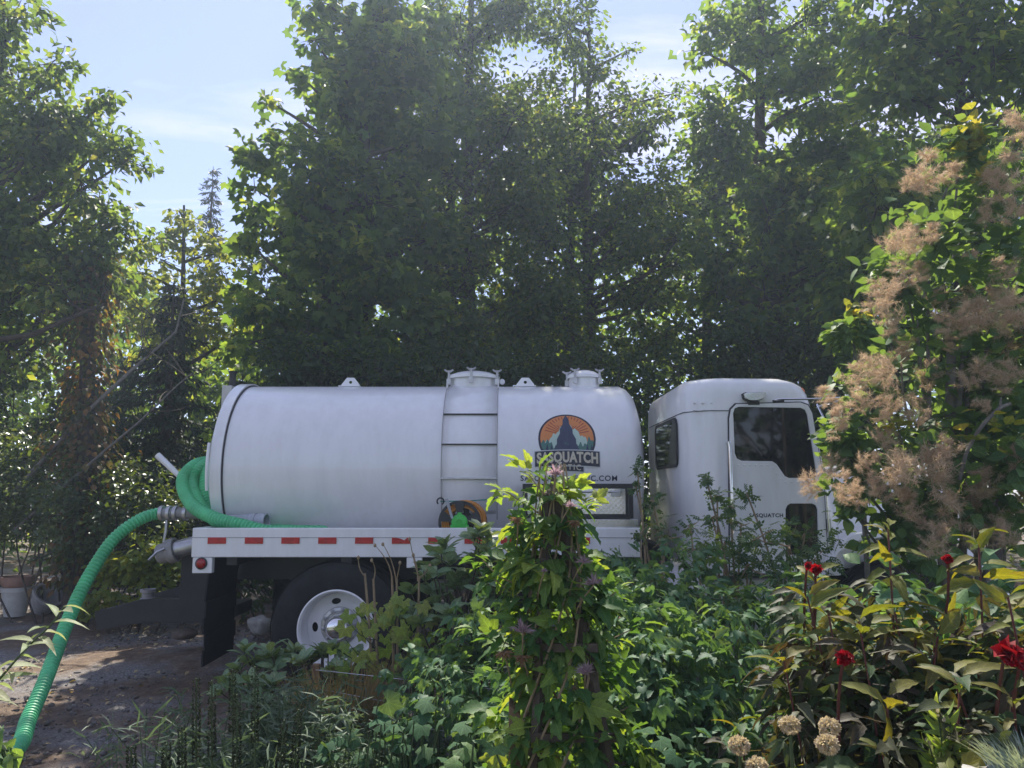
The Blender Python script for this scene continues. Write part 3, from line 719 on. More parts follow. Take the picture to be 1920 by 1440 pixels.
# ------------------------------------------------------------------ cab
CY = 6.15
def cabx(z): return 2.50 - .16 * (z - 1.3)
def cab():
    yf = 8.05; lev = [(.92, .02), (1.0, 0), (1.6, 0), (2.06, 0), (2.25, .002), (2.37, .008), (2.435, .03), (2.472, .066), (2.494, .12), (2.505, .25)]
    V, F = [], []
    def ring(z, ins):
        xf = cabx(z); i = ins; y0 = CY + i * .8; y1 = yf - i; xr = 1.385 + i * .7
        arc = lambda cx, cy, r, a0, a1, n=5: [(cx + r*math.cos(R(a0 + (a1-a0)*k/n)), cy + r*math.sin(R(a0 + (a1-a0)*k/n))) for k in range(n + 1)]
        pts = [(xr + .275, y0), (xr + .20, y0 + .005), (xr + .10, y0 + .06), (xr + .03, y0 + .15), (xr, y0 + .28)]
        pts += [(xr, y1 - .25), (xr + .04, y1 - .1), (xr + .25, y1)]
        fr = xf - ins * 1.2
        pts += [(fr - .05, y1), (fr + .08, y1 - .06), (fr + .17, y1 - .3), (fr + .22, (y0 + y1)/2), (fr + .17, y0 + .3), (fr + .08, y0 + .06), (fr + .02, y0 + .006), (fr - .03, y0)]
        return [(x, y, z - .045*max(0, (x - 1.9))**1.5 * (1 if z > 2.3 else 0)) for x, y in pts]
    for z, i in lev: V += ring(z, i)
    n = len(ring(1, 0))
    for k in range(len(lev) - 1):
        for j in range(n): F.append((k*n + j, k*n + (j+1) % n, (k+1)*n + (j+1) % n, (k+1)*n + j))
    F.append(tuple((len(lev)-1)*n + j for j in range(n))); F.append(tuple(range(n))[::-1])
    c = MB().add(V, F).build('cab', W_, TR, smooth=38)
    # rear window on the back wall
    q = lambda px, py: (lambda t: (t * 1, EYE))
    def onrear(px, py):
        u = (px - 960) / FOC; v = (720 - py) / FOC; dy = math.cos(PITCH) - v*math.sin(PITCH); dz = math.sin(PITCH) + v*math.cos(PITCH)
        t = 1.385 / u; return (t*dy, EYE + t*dz)
    o = [onrear(1231, 800), onrear(1269, 788), onrear(1271, 873), onrear(1233, 880)]
    ys = [p_[0] for p_ in o]; zs = [p_[1] for p_ in o]
    y0, y1, z0, z1 = min(ys), max(ys), min(zs) + .02, max(zs) - .02
    rr = lambda a0, a1, b0, b1, r: [(a0+r, b0), (a1-r, b0), (a1-r*.3, b0+r*.3), (a1, b0+r), (a1, b1-r), (a1-r*.3, b1-r*.3), (a1-r, b1), (a0+r, b1), (a0+r*.3, b1-r*.3), (a0, b1-r), (a0, b0+r), (a0+r*.3, b0+r*.3)]
    MB().plate(rr(y0, y1, z0, z1, .06), [], lambda a, b, t: (t, a, b), 1.374, 1.384).build('rear_window', M['glass'], c)
    MB().plate(rr(y0-.025, y1+.025, z0-.025, z1+.025, .07), [rr(y0, y1, z0, z1, .06)], lambda a, b, t: (t, a, b), 1.370, 1.3845).build('rear_gasket', M['black'], c)
    # roof seam and rivets
    zs_ = P(1325, 770, CY).z
    MB().tube([(1.38, 7.7, zs_ - .01), (1.381, 6.46, zs_ - .01), (1.41, 6.30, zs_), (1.50, 6.195, zs_), (1.60, 6.145, zs_), (1.745, 6.146, zs_)], .0035, 6).build('roof_seam', M['seam'], c)
    rv = MB()
    for px, py in ((1302, 756), (1317, 756), (1332, 756), (1302, 769), (1318, 769), (1334, 769)):
        p_ = P(px, py, CY + .03); rv.lathe((p_.x, CY + .012, p_.z), (0, -1, 0), [(-.03, .009), (.006, .009), (.012, .005), (.012, 0)], 8)
    tag(rv.build('rivet', W_, c), kind='stuff')
    # door
    D = lambda px, py: (P(px, py, CY - .01).x, P(px, py, CY - .01).z)
    outer = [D(1369, 1075), D(1367, 785), D(1370, 768), D(1380, 758), D(1500, 755), D(1514, 760), D(1522, 775), D(1543, 900), D(1549, 1010), D(1552, 1075)]
    win = [D(1377, 850), D(1374, 775), D(1377, 766), D(1384, 763), D(1501, 765), D(1509, 769), D(1513, 778), D(1530, 885), D(1530, 893), D(1525, 897), D(1478, 896), D(1471, 893), D(1455, 870), D(1447, 865), D(1390, 864), D(1381, 860)]
    low = [D(1473, 1040), D(1472, 955), D(1475, 948), D(1481, 944), D(1522, 944), D(1529, 948), D(1532, 956), D(1534, 1040)]
    f = lambda a, b, t: (a, t, b)
    d = MB().plate(outer, [win, low], f, CY - .022, CY - .006).build('door', W_, TR, bevel=.004)
    def grow(l, g):
        cx = sum(p_[0] for p_ in l)/len(l); cz = sum(p_[1] for p_ in l)/len(l)
        return [(a + (g if a > cx else -g), b + (g if b > cz else -g)) for a, b in l]
    MB().plate(grow(win, .012), [], f, CY - .0055, CY - .002).build('window', M['glass'], d)
    MB().plate(grow(low, .012), [], f, CY - .0055, CY - .002).build('lower_window', M['glass'], d)
    MB().plate(grow(outer, .009), [outer], f, CY - .012, CY - .001).build('door_seal', M['seam'], TR)
    rv = MB()
    for px, py in [(1384 + 11*i, 872) for i in range(6)] + [(1449, 878), (1456, 888), (1463, 898)] + [(1473 + 11*i, 904) for i in range(6)]:
        q_ = P(px, py, CY - .02); rv.lathe((q_.x, CY - .022, q_.z), (0, -1, 0), [(-.004, .0075), (.001, .0075), (.004, .004), (.004, 0)], 8)
    tag(rv.build('door_rivets', W_, d), kind='stuff')
    for py in (800, 985):
        q_ = P(1545 if py < 900 else 1553, py, CY - .02); MB().box((q_.x - .012, CY - .035, q_.z - .05), (q_.x + .02, CY - .006, q_.z + .05)).build('hinge', M['alu'], d, bevel=.004)
    p0, p1 = P(1369, 838, CY - .05), P(1373, 1000, CY - .05)
    MB().tube([(p0.x - .01, CY, p0.z + .03), (p0.x - .005, CY - .05, p0.z + .035), p0, p1, (p1.x, CY, p1.z - .03)], .014, 8).build('grab_rail', M['chrome'], TR, smooth=40)
    p0, p1 = P(1546, 880, CY - .04), P(1555, 1010, CY - .04)
    MB().tube([(p0.x, CY, p0.z + .02), p0, p1, (p1.x, CY, p1.z - .03)], .009, 8).build('grab_rail', M['chrome'], TR, smooth=40)
    h = MB().box((D(1395, 905)[0], CY - .04, D(1395, 912)[1]), (D(1420, 905)[0], CY - .022, D(1395, 902)[1]))
    # door lettering
    v, ff = text_mesh('SASQUATCH', .03, 1.1)
    a, b = D(1404, 971), D(1467, 962.5)
    tag(MB().add([(a[0] + (b[0]-a[0])*p_, CY - .0235, a[1] + (b[1]-a[1])*q_) for p_, q_ in v], ff).build('lettering', INK, d), kind='stuff')
    # roof lamp, marker, mirror arms
    p_ = P(1412, 745, CY - .03)
    bd = MB(); rings = []
    o = [(-.088, .022), (-.06, .034), (.06, .036), (.09, .033), (.092, .016), (.06, -.016), (.02, -.03), (-.05, -.03), (-.08, -.012)]
    MB().plate([(p_.x + a, p_.z + b) for a, b in o], [], f, CY - .09, CY + .03).build('side_lamp', M['chrome'], TR, bevel=.018)
    MB().plate([(p_.x + a*1.1, p_.z + b*1.15) for a, b in o], [[(p_.x + a*.96, p_.z + b*.94) for a, b in o]], f, CY - .05, CY - .03).build('lamp_rim', M['black'], TR)
    MB().box((p_.x - .04, CY - .03, p_.z - .06), (p_.x + .05, CY, p_.z - .03)).build('lamp_foot', M['black'], TR)
    p_ = P(1504, 729, 6.35); MB().lathe((p_.x, 6.42, p_.z - .035), (0, 0, 1), [(0, .045), (.03, .045), (.05, .03), (.055, 0)], 16).build('roof_marker', M['amber'], TR, smooth=40)
    a, b = P(1450, 752, CY), P(1595, 745, CY - .35)
    MB().tube([(a.x, CY, a.z), (a.x + .03, CY - .05, a.z + .01), P(1520, 748, CY - .15), b], .008, 8).build('mirror_arm', M['chrome'], TR, smooth=40)
    MB().tube([P(1533, 762, CY), P(1560, 755, CY - .2), P(1593, 746, CY - .33)], .007, 8).build('mirror_arm', M['chrome'], TR, smooth=40)
    MB().tube([P(1532, 758, CY), P(1550, 795, CY - .1), P(1568, 830, CY - .2)], .008, 8).build('mirror_arm', M['chrome'], TR, smooth=40)
    q = P(1592, 748, CY - .34); MB().box((q.x - .02, q.y - .03, q.z - .05), (q.x + .02, q.y + .03, q.z + .04)).build('mirror_bracket', W_, TR, bevel=.006)
    MB().box((q.x - .05, q.y - .1, q.z - .52), (q.x + .03, q.y + .1, q.z - .08)).build('mirror', M['black'], TR, bevel=.02)
    q = P(1450, 752, CY - .02); MB().box((q.x, CY - .02, q.z - .012), (q.x + .09, CY + .02, q.z + .01)).build('arm_foot', M['black'], TR, bevel=.004)
    # windscreen strip, hood, fender, bumper
    zz = [1.62, 1.9, 2.2, 2.32]
    V = []
    for z in zz:
        xf = cabx(z); V += [(xf + .19, CY + .34, z), (xf + .235, 7.1, z), (xf + .19, 7.72, z)]
    F = [(3*i + j, 3*i + j + 1, 3*i + j + 4, 3*i + j + 3) for i in range(3) for j in range(2)]
    g = MB().add(V, F).build('windscreen', M['glass'], TR); g.modifiers.new('s', 'SOLIDIFY').thickness = .01
    V, F = [], []
    prof = lambda X, zt, y0, y1: [(X, y0, .95), (X, y0, zt - .22), (X, y0 + .05, zt - .08), (X, y0 + .18, zt), (X, (y0+y1)/2, zt + .04), (X, y1 - .18, zt), (X, y1 - .05, zt - .08), (X, y1, zt - .22), (X, y1, .95)]
    st = [(2.62, 1.80, 6.42, 7.8), (3.0, 1.77, 6.46, 7.76), (3.5, 1.72, 6.52, 7.7), (3.75, 1.66, 6.58, 7.64), (3.82, 1.55, 6.64, 7.58)]
    for s in st: V += prof(*s)
    for i in range(4):
        for j in range(8): F.append((9*i + j, 9*i + j + 1, 9*i + j + 10, 9*i + j + 9))
    F += [tuple(range(9))[::-1], tuple(36 + j for j in range(9))]
    MB().add(V, F).build('hood', W_, TR, smooth=45, bevel=0)
    for y0, y1 in ((6.05, 6.5), (7.72, 8.5)):
        V, F = [], []
        arcp = [(2.36 + .0, .78), (2.40, .98), (2.52, 1.16), (2.68, 1.25), (3.0, 1.29), (3.35, 1.25), (3.55, 1.12), (3.68, .95)]
        for X, z in arcp: V += [(X, y0, z - .05), (X, y0 + .02, z), (X, y1, z + .02), (X, y1, z - .06)]
        for i in range(7):
            for j in range(4): F.append((4*i + j, 4*i + (j+1) % 4, 4*i + 4 + (j+1) % 4, 4*i + 4 + j))
        F += [(0, 1, 2, 3), (28, 31, 30, 29)]
        MB().add(V, F).build('fender', W_, TR, smooth=50)
    MB().box((3.7, 6.1, .45), (3.95, 8.5, .8)).build('bumper', M['chrome'], TR, bevel=.03)
    MB().box((1.75, 6.2, .42), (2.45, 6.6, .9)).build('step_box', M['alu'], TR, bevel=.02)
    MB().lathe((1.15, 6.5, .72), (1, 0, 0), [(0, 0), (0, .26), (.03, .3), (.5, .3), (.53, .26), (.53, 0)], 28).build('fuel_tank', M['alu'], TR, smooth=40)
cab()

# ------------------------------------------------------------------ loads and hoses on the truck
def ribbed(pts, r, step=.0105, n=12):
    path = smooth_path(pts, step)
    return path, [r * (1.06, 1.06, .84)[i % 3] for i in range(len(path))]
def hoses():
    pth = [P(300, 962, 6.75) + Vector((.1, 0, 0)), P(300, 962, 6.75), P(262, 974, 6.62), P(216, 1008, 6.48), P(180, 1058, 6.32), P(150, 1112, 6.15), P(125, 1170, 5.96), P(105, 1222, 5.76), P(84, 1278, 5.5), P(55, 1345, 5.16), P(22, 1412, 4.75)]
    e = pth[-1]; pth += [Vector((e.x - .12, e.y - .42, .052)), Vector((e.x - .35, e.y - 1.2, .055)), Vector((e.x - .8, e.y - 2.2, .055))]
    p_, r_ = ribbed(pth, .048)
    tag(MB().tube(p_, r_, 20).build('suction_hose', M['hose'], None, smooth=24), 'long green corrugated hose arching from the rear valve down onto the gravel', 'hose')
    z = P(495, 992, 6.3).z - .03
    D = lambda X, Y: Vector((X, Y, z))
    c1 = [P(407, 868, 7.35), P(385, 866, 7.2), P(362, 874, 7.0), P(343, 896, 6.85), P(346, 925, 6.7), P(368, 955, 6.5), P(410, 974, 6.35), P(455, 985, 6.27), P(500, 996, 6.25)]
    c2 = [P(412, 868, 7.35), P(395, 868, 7.2), P(376, 876, 7.0), P(361, 900, 6.9), P(366, 930, 6.75), P(388, 962, 6.6), P(425, 985, 6.45)]
    c3 = [P(418, 876, 7.1), P(402, 873, 7.05), P(389, 886, 6.95), P(384, 915, 6.85), P(392, 948, 6.75), P(412, 980, 6.65)]
    back = lambda y: [Vector((-2.70, 7.6 + y, 1.35)), Vector((-2.78, 7.7 + y, 1.6)), Vector((-2.68, 7.6 + y, 1.88))]
    pts = c1 + [D(-1.75, 6.3), D(-1.55, 6.42), D(-1.75, 6.52), D(-2.1, 6.62), D(-2.4, 7.0)] + back(0) + c2 + [D(-2.0, 6.5), D(-1.85, 6.57), D(-2.1, 6.75), D(-2.45, 7.1)] + back(.1) + c3 + [D(-2.2, 6.66), D(-2.0, 6.64)]
    p_, r_ = ribbed(pts, .05)
    tag(MB().tube(p_, r_, 20).build('hose_coil', M['hose'], None, smooth=24), 'green corrugated hose coiled in loops over the rear of the deck', 'hose')
    a = P(500, 978, 6.5); b = Vector((a.x - .42, a.y + .06, a.z - .01))
    t = empty('spare_pipe', (a.x - .2, 6.5, 1.25), 'pale grey open pipe lying on the deck beside the green hose coil', 'pipe')
    d = (a - b); L = d.length
    MB().lathe(b, d, [(0, .055), (0, .062), (L - .16, .062), (L - .15, .068), (L - .12, .068), (L - .11, .063), (L - .09, .063), (L - .08, .069), (L, .069), (L, .058), (L - .38, .055)], 28).build('tube', M['pvc'], t, smooth=40)
    for s in (.1, .16): MB().lathe(b, d, [(L - s, .06), (L - s, .073), (L - s + .012, .073), (L - s + .012, .06)], 28).build('collar', M['pvc'], t, smooth=40)
hoses()
def reel():
    c = P(862, 979, 6.28); t = empty('hose_reel', (c.x, 6.34, c.z - .18), 'black hose reel with orange hose and bright green hub on the deck', 'hose reel')
    for y, x in ((6.27, c.x), (6.42, c.x + .045)):
        circ = lambda r, n: [(r*math.cos(2*math.pi*i/n), r*math.sin(2*math.pi*i/n)) for i in range(n)]
        hol = []
        for k in range(5):
            a0 = 90 + 72*k + 16; l = [(.075*math.cos(R(a0)), .075*math.sin(R(a0)))] + [(.15*math.cos(R(a0 + 40*i/5)), .15*math.sin(R(a0 + 40*i/5))) for i in range(6)] + [(.075*math.cos(R(a0 + 40)), .075*math.sin(R(a0 + 40)))]
            hol.append(l)
        MB().plate(circ(.172, 48), hol, lambda a, b, t_: (x + a, t_, c.z + b), y, y + .012).build('side_disc', M['reel'], t, smooth=30)
    pts = []
    for i in range(600):
        a = i * .21; r = .12 + .016 * (i // 150); u = (i % 150) / 150
        if (i // 150) % 2: u = 1 - u
        pts.append((c.x + .022 + .02*u + r*math.cos(a), 6.295 + .11*u, c.z + r*math.sin(a)))
    MB().tube(pts, .0085, 5).build('wound_hose', M['orange'], t, smooth=60)
    MB().lathe((c.x, 6.262, c.z), (0, -1, 0), [(-.02, 0), (-.02, .066), (.02, .064), (.028, .05), (.03, .022), (.018, .02), (.018, 0)], 24).build('hub', M['lime'], t, smooth=40)
    for a in (90, 210, 330):
        MB().box((c.x + .066*math.cos(R(a)) - .016, 6.24, c.z + .066*math.sin(R(a)) - .012), (c.x + .066*math.cos(R(a)) + .016, 6.268, c.z + .066*math.sin(R(a)) + .012)).build('hub_tab', M['lime'], t, bevel=.003)
    p0, p1 = P(848, 972, 6.22), P(837, 935, 6.2)
    MB().tube([p0, p1], [.010, .013], 8).build('crank_handle', M['pvc'], t, smooth=40)
    a, b = P(826, 940, 6.42), P(932, 935, 6.50)
    k = empty('elastic_cord', ((a.x+b.x)/2, 6.46, a.z), 'teal elastic cord stretched above the hose reel between two black hooks', 'cord')
    MB().tube([a, a.lerp(b, .25) + Vector((0, -.03, -.004)), a.lerp(b, .5) + Vector((0, -.035, -.008)), b], .0055, 6).build('strap', M['cord'], k, smooth=60)
    for p_ in (a, b):
        MB().tube([p_ + Vector((.028*math.cos(R(q)), -.01, .028*math.sin(R(q)))) for q in range(-60, 260, 32)], .007, 6).build('hook', M['black'], k, smooth=60)
    
reel()

# ------------------------------------------------------------------ trees and shrubs behind the truck
G = {}
G['oak'] = leafpair('left tree leaf', [(.028, .055, .024), (.045, .085, .03), (.07, .115, .035), (.14, .16, .045)], tmul=4.0, trans=.45)
G['maple'] = leafpair('maple leaf', [(.026, .06, .026), (.045, .09, .03), (.075, .125, .035), (.13, .16, .045)], tmul=4.2, trans=.45)
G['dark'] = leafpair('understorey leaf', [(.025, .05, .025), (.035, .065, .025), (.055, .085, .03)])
G['lime'] = leafpair('lime leaf', [(.08, .13, .035), (.13, .18, .045), (.18, .21, .05)], tmul=2.6)
G['ivy'] = leafpair('ivy leaf', [(.03, .05, .02), (.06, .07, .025), (.14, .085, .04), (.17, .11, .05)])
G['needle'] = leafpair('conifer needle', [(.02, .04, .025), (.03, .055, .03), (.045, .07, .03)], trans=.15)
G['gloss'] = leafpair('glossy bramble leaf', [(.035, .07, .025), (.06, .10, .03), (.09, .12, .04)], rough=.3, spec=.55)

DENS = 5.2
LEAF4 = grid_leaf([.02, .3, 0], .3, .25)
def crown_pts(lobes, dens, flat=.6):
    """leaf clusters spread through the lobes; lobes are (centre, radius)"""
    pos, out, cl = [], [], []
    for c, r in lobes:
        k = int(6 + 13 * r * r); tot = DENS * dens * 12 * r * r * rng.uniform(.5, 1.5)
        d = unit(rnd(k)) * (r * (.25 + .7 * rng.random((k, 1)) ** .6)); d[:, 2] *= .85
        for q in d:
            cr = min(rng.uniform(.12, .27) * (.7 + .4 * r), r * .36); n = max(3, int(tot / k * rng.uniform(.4, 1.6)))
            g = rnd(n, cr) * [.8, .8, .8 * flat]
            pos.append(np.array(c) + q + g); out.append(unit(g + q * .35 + rnd(n, .12))); cl.append((np.array(c) + q, np.array(c)))
    return np.concatenate(pos), np.concatenate(out), cl
def limb(mb, a, b, r0, r1, sag=.12, n=6, sides=6):
    a, b = Vector(a), Vector(b); L = (b - a).length; off = Vector((random.gauss(0, 1), random.gauss(0, 1), random.gauss(0, .6))) * L * sag * .5
    pts = [a.lerp(b, i / n) + off * math.sin(math.pi * i / n) + Vector((0, 0, -sag * L * .3 * math.sin(math.pi * i / n))) for i in range(n + 1)]
    mb.tube(pts, [r0 + (r1 - r0) * i / n for i in range(n + 1)], sides, caps=False); return pts
def tree(name, label, cat, base, top, tr, lobes, mats, shape=RHOMB, key='rhomb', size=(.08, .13), dens=30, parts=0, group=None, bark='bark', flat=.6, droop=.45, up=.8, twigs=1.0):
    """lobes: (px, py, Y, radius m) as seen in the photograph"""
    L = [(np.array(P(a, b, Y)), r) for a, b, Y, r in lobes]
    bx, by = base; rt = empty(name, (bx, by, 0), label, cat, group)
    tp = Vector(top); tk = MB(); b0 = Vector((bx, by, -.05)); n = 9
    sway = Vector((random.gauss(0, .12), random.gauss(0, .12), 0))
    trunk = [b0.lerp(tp, i / n) + sway * math.sin(math.pi * i / n) for i in range(n + 1)]
    tk.tube(trunk, [tr * (1.25 if i == 0 else 1 - .85 * i / n) for i in range(n + 1)], 10)
    tk.build('trunk', M[bark], rt, smooth=60)
    pos, out, cl = crown_pts(L, dens, flat)
    br = MB()
    for c, r in L:
        z = min(tp.z, max(.8, c[2] - .5 * math.hypot(c[0] - bx, c[1] - by))); f = (z + .05) / (tp.z + .05)
        i = min(n - 1, int(f * n)); s = trunk[i].lerp(trunk[i+1], f * n - i) if f < 1 else trunk[-1]
        limb(br, s, c, tr * .32 * (1.1 - .7 * f) + .012, .010)
    for q, c in cl:
        if random.random() < twigs: limb(br, c + (q - c) * .1, q + (q - c) * .15, .009, .003, .15, 3, 4)
    tag(br.build('branches', M[bark], rt, smooth=60), kind='stuff')
    m = len(pos); fwd = out * [1, 1, .5] + rnd(m, .45) + [0, 0, -droop]; nrm = np.array([[0, 0, up]]) + rnd(m, .6)
    foliage(rt, key, shape, pos, fwd, nrm, rng.uniform(size[0], size[1], m), mats, parts, 'crown')
    return rt
def X(px, Y): return P(px, 900, Y).x
def fill(px0, px1, py0, py1, n, Y0, Y1, r0=.4, r1=.7, tries=400):
    """lobes thickening a crown, kept out of the open sky between the trees"""
    out = []
    for _ in range(tries):
        if len(out) == n: break
        a, b, Y, r = random.uniform(px0, px1), random.uniform(py0, py1), random.uniform(Y0, Y1), random.uniform(r0, r1); q = r * FOC / Y
        if a - q * .95 < np.interp(b, [-100, 0, 60, 110, 170, 260, 340, 450, 720], [625, 620, 575, 565, 515, 478, 455, 445, 430]): continue
        if any(x0 - q * .8 < a < x1 + q * .8 and y0 - q * .8 < b < y1 + q * .8 for x0, y0, x1, y1 in ((1150, -80, 1285, 120), (1285, 60, 1310, 130))): continue
        out.append((a, b, Y, r))
    return out
MAP = (MAPLE, 'maple'); ML = (MAPLE_LITE, 'maplelite')
tree('broadleaf_tree', 'tall dark broadleaf tree with dense crown at the left edge of the photo', 'tree', (X(-40, 10), 10), P(10, -150, 10), .2,
     [(-30,40,9.6,.8),(15,30,9.3,.35),(25,150,9.8,.75),(95,120,9.4,.33),(115,215,9.6,.55),(205,185,9.5,.28),(60,300,9.8,.9),(180,290,9.5,.5),(240,300,9.4,.25),(40,430,9.5,.85),
      (160,395,9.7,.55),(-60,250,10.2,1.0),(60,540,9.5,.7),(175,500,9.7,.55),(-50,520,9.7,.9),(245,450,9.8,.35),(120,600,9.6,.42),(20,640,9.4,.55),(-80,-60,10,.9),(-20,-140,10,.8),(205,400,9.6,.3)] + [(random.uniform(-60, 190), random.uniform(150, 620), random.uniform(8.9, 10.6), random.uniform(.3, .5)) for _ in range(12)],
     G['oak'], LEAF4, 'leaf', (.09, .15), 24, 200)
tree('alder_tree', 'light green deciduous tree under the open sky gap, between the dark trees', 'tree', (X(330, 13), 13), P(345, 385, 13), .12,
     [(300,485,13,.5),(360,430,13,.42),(410,475,13.2,.5),(340,560,12.8,.6),(435,545,13,.5),(265,510,13,.4),(335,395,13,.2),(250,600,13,.45),(385,640,13,.45),(300,640,13.2,.5),(450,620,12.6,.4),(225,560,13,.4)],
     G['lime'], LEAF4, 'leaf', (.10, .16), 20)
tree('bigleaf_maple', 'large-leaved maple whose crown edge meets the open sky, behind the tank rear', 'tree', (X(700, 11.3), 11.3), P(720, -120, 11.3), .2,
     [(640,60,11,.6),(590,75,10.8,.28),(720,40,11.2,.65),(563,140,10.8,.22),(625,190,11,.65),(503,190,10.8,.17),(545,245,10.9,.45),(700,200,11.3,.85),(490,290,10.8,.32),(585,335,11,.75),(478,355,10.8,.25),
      (700,380,11.2,.95),(520,430,10.8,.55),(625,505,11,.85),(470,455,10.7,.25),(500,560,10.7,.6),(740,560,11.3,.85),(560,640,10.8,.55),(680,655,11,.6),(800,450,11.4,.7),(480,640,10.6,.35),(790,90,11.3,.5),(640,-50,11,.4),(720,-40,11.3,.35),(620,10,10.8,.2),(460,560,10.6,.3)] + fill(470, 820, 0, 700, 23, 10.4, 12.2),
     G['maple'], *MAP, (.14, .23), 11, 290)
tree('ash_tree', 'tall feathery dark tree directly above the large tank hatch', 'tree', (X(900, 12.6), 12.6), P(890, -200, 12.6), .18,
     [(860,60,12.5,.9),(960,40,12.5,.85),(880,220,12.6,1.05),(990,230,12.4,1.0),(900,400,12.5,1.05),(860,555,12.5,.85),(960,560,12.2,.8),(910,-50,12.7,.5),(1000,-50,12.7,.45),(800,280,12.3,.6),(930,660,12.3,.6),(810,620,12.2,.6)] + fill(790, 1010, 0, 700, 22, 11.6, 13.4),
     G['oak'], LEAF4, 'leaf', (.07, .14), 21, 60)
tree('cottonwood_tree', 'thin-crowned tree with sky showing through, above the small tank hatch', 'tree', (X(1130, 12.8), 12.8), P(1105, 60, 12.8), .17,
     [(1065,60,12.6,.7),(1040,15,12.6,.55),(1095,50,12.6,.42),(1110,105,12.6,.4),(1120,130,12.5,.42),(1105,260,12.6,.62),(1190,195,12.6,.42),(1175,95,12.7,.27),(1225,230,12.6,.38),(1040,420,12.5,1.0),(1160,380,12.6,.78),(1245,330,12.6,.45),(1030,600,12.3,.9),(1130,550,12.6,.75),(1235,445,12.5,.38),(1225,640,12.4,.55),(1090,-50,12.8,.4),(1120,650,12.2,.6)] + fill(1000, 1280, 140, 700, 20, 11.6, 13.6, .35, .6),
     G['oak'], LEAF4, 'leaf', (.07, .13), 18, 60)
tree('yellowing_maple', 'maple with yellow-green upper leaves behind the truck cab', 'tree', (X(1440, 11.2), 11.2), P(1430, -150, 11.2), .19,
     [(1340,40,11,.5),(1420,60,11,.75),(1510,50,11.2,.7),(1325,180,10.9,.32),(1420,200,11,.75),(1540,180,11.2,.8),(1355,300,11,.48),(1470,340,11.1,.85),(1580,330,11.2,.75),(1325,395,11,.3),(1450,470,11.2,.55),(1560,480,11.2,.85),(1315,95,10.9,.25),(1510,600,11,.65),(1410,640,11,.4),(1345,545,11.6,.4),(1410,550,11.4,.45),(1340,470,11.4,.35),(1380,600,11.3,.35),(1420,-70,11.2,.5),(1530,-80,11.2,.6),(1600,80,11.1,.5)] + fill(1290, 1620, 0, 700, 23, 10.4, 12.2),
     G['maple'], *ML, (.12, .2), 14, 260)
tree('hazel_tree', 'broad dark green tree rising over the smoke bush in the upper right corner', 'tree', (X(1800, 8.8), 8.8), P(1800, -120, 8.8), .16,
     [(1660,50,8.6,.6),(1760,80,8.6,.6),(1880,60,8.5,.7),(1685,180,8.7,.5),(1790,190,8.8,.5),(1905,190,8.6,.55),(1950,340,8.7,.7),(1700,320,8.9,.55),(1645,420,9,.45),(1860,330,8.9,.5),(1700,480,9,.55),(1800,-60,8.7,.7),(1900,-90,8.7,.8),(1660,-60,8.8,.7),(1800,460,9,.6),(1660,600,9,.5),(1900,520,9,.7),(1780,640,9,.6),(1600,560,9.3,.4)] + fill(1600, 1990, 0, 800, 22, 8.2, 9.8, .35, .6),
     G['maple'], LEAF4, 'leaf', (.12, .2), 14, 240)
for x0, x1, y0, xb, lab in ((500, 720, 120, 610, 'dim second-row tree standing behind the large-leaved maple'), (700, 960, 60, 830, 'dim second-row tree behind the feathery dark tree'), (950, 1200, 160, 1080, 'dim second-row tree seen through the thin-crowned tree'), (1200, 1480, 220, 1330, 'dim second-row tree below the bright sky gap'), (1450, 1720, 60, 1590, 'dim second-row tree behind the yellowing maple'), (1700, 1990, 60, 1850, 'dim second-row tree in the dark upper right')):
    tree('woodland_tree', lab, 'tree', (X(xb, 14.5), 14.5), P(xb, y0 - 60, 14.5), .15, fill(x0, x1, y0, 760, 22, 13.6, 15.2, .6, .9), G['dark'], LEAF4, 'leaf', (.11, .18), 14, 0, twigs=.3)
def spruce(name, label, bx, by, h, rad, z0, mats, n_whorl, group=None, thin=1.0):
    rt = empty(name, (bx, by, 0), label, 'tree', group)
    MB().tube([(bx, by, -.05), (bx + .03, by, h * .5), (bx, by, h)], [.14, .09, .006], 8).build('trunk', M['bark'], rt, smooth=60)
    br = MB(); pos, fwd, nrm = [], [], []
    for k in range(n_whorl):
        f = (k + random.random() * .6) / n_whorl; z = z0 + (h - z0) * f; r = rad * (1 - f) ** .8 * random.uniform(.7, 1.15) + .06
        for j in range(random.randint(5, 7)):
            a = random.uniform(0, 6.28); d = np.array([math.cos(a), math.sin(a), 0]); L = r * random.uniform(.6, 1.1)
            tip = np.array([bx, by, z]) + d * L + [0, 0, -L * .32 + L * L * .05]
            pts = limb(br, (bx, by, z), tip, .014, .004, .06, 4, 4)
            m = int(L * 75 * thin) + 5; t = rng.random(m) ** .7
            q = np.array([bx, by, z]) * (1 - t[:, None]) + tip * t[:, None] + rnd(m, .04) * [1, 1, .5] + np.cross(d, [0, 0, 1]) * (rng.normal(0, .13, (m, 1)) * L * (1.1 - t[:, None]))
            pos.append(q); fwd.append(d + rnd(m, .6) + [0, 0, -.7]); nrm.append(np.array([[0, 0, 1.]]) + rnd(m, .5))
    tag(br.build('branches', M['bark'], rt, smooth=60), kind='stuff')
    pos, fwd, nrm = map(np.concatenate, (pos, fwd, nrm))
    scatter('crown', grid_leaf([.06, .13, 0], .2, .2), pos, fwd, nrm, rng.uniform(.07, .16, len(pos)), mats[0], rt)
p = P(400, 312, 19); spruce('spruce_tree', 'distant spruce with a bare pointed tip standing in the open sky gap', p.x, 19, p.z, 1.3, 1, G['needle'], 46, thin=.8)
p = P(325, 560, 12); spruce('hemlock_tree', 'dark drooping conifer in deep shade left of the tank rear', p.x, 12, p.z + .3, 1.7, .3, G['needle'], 34)
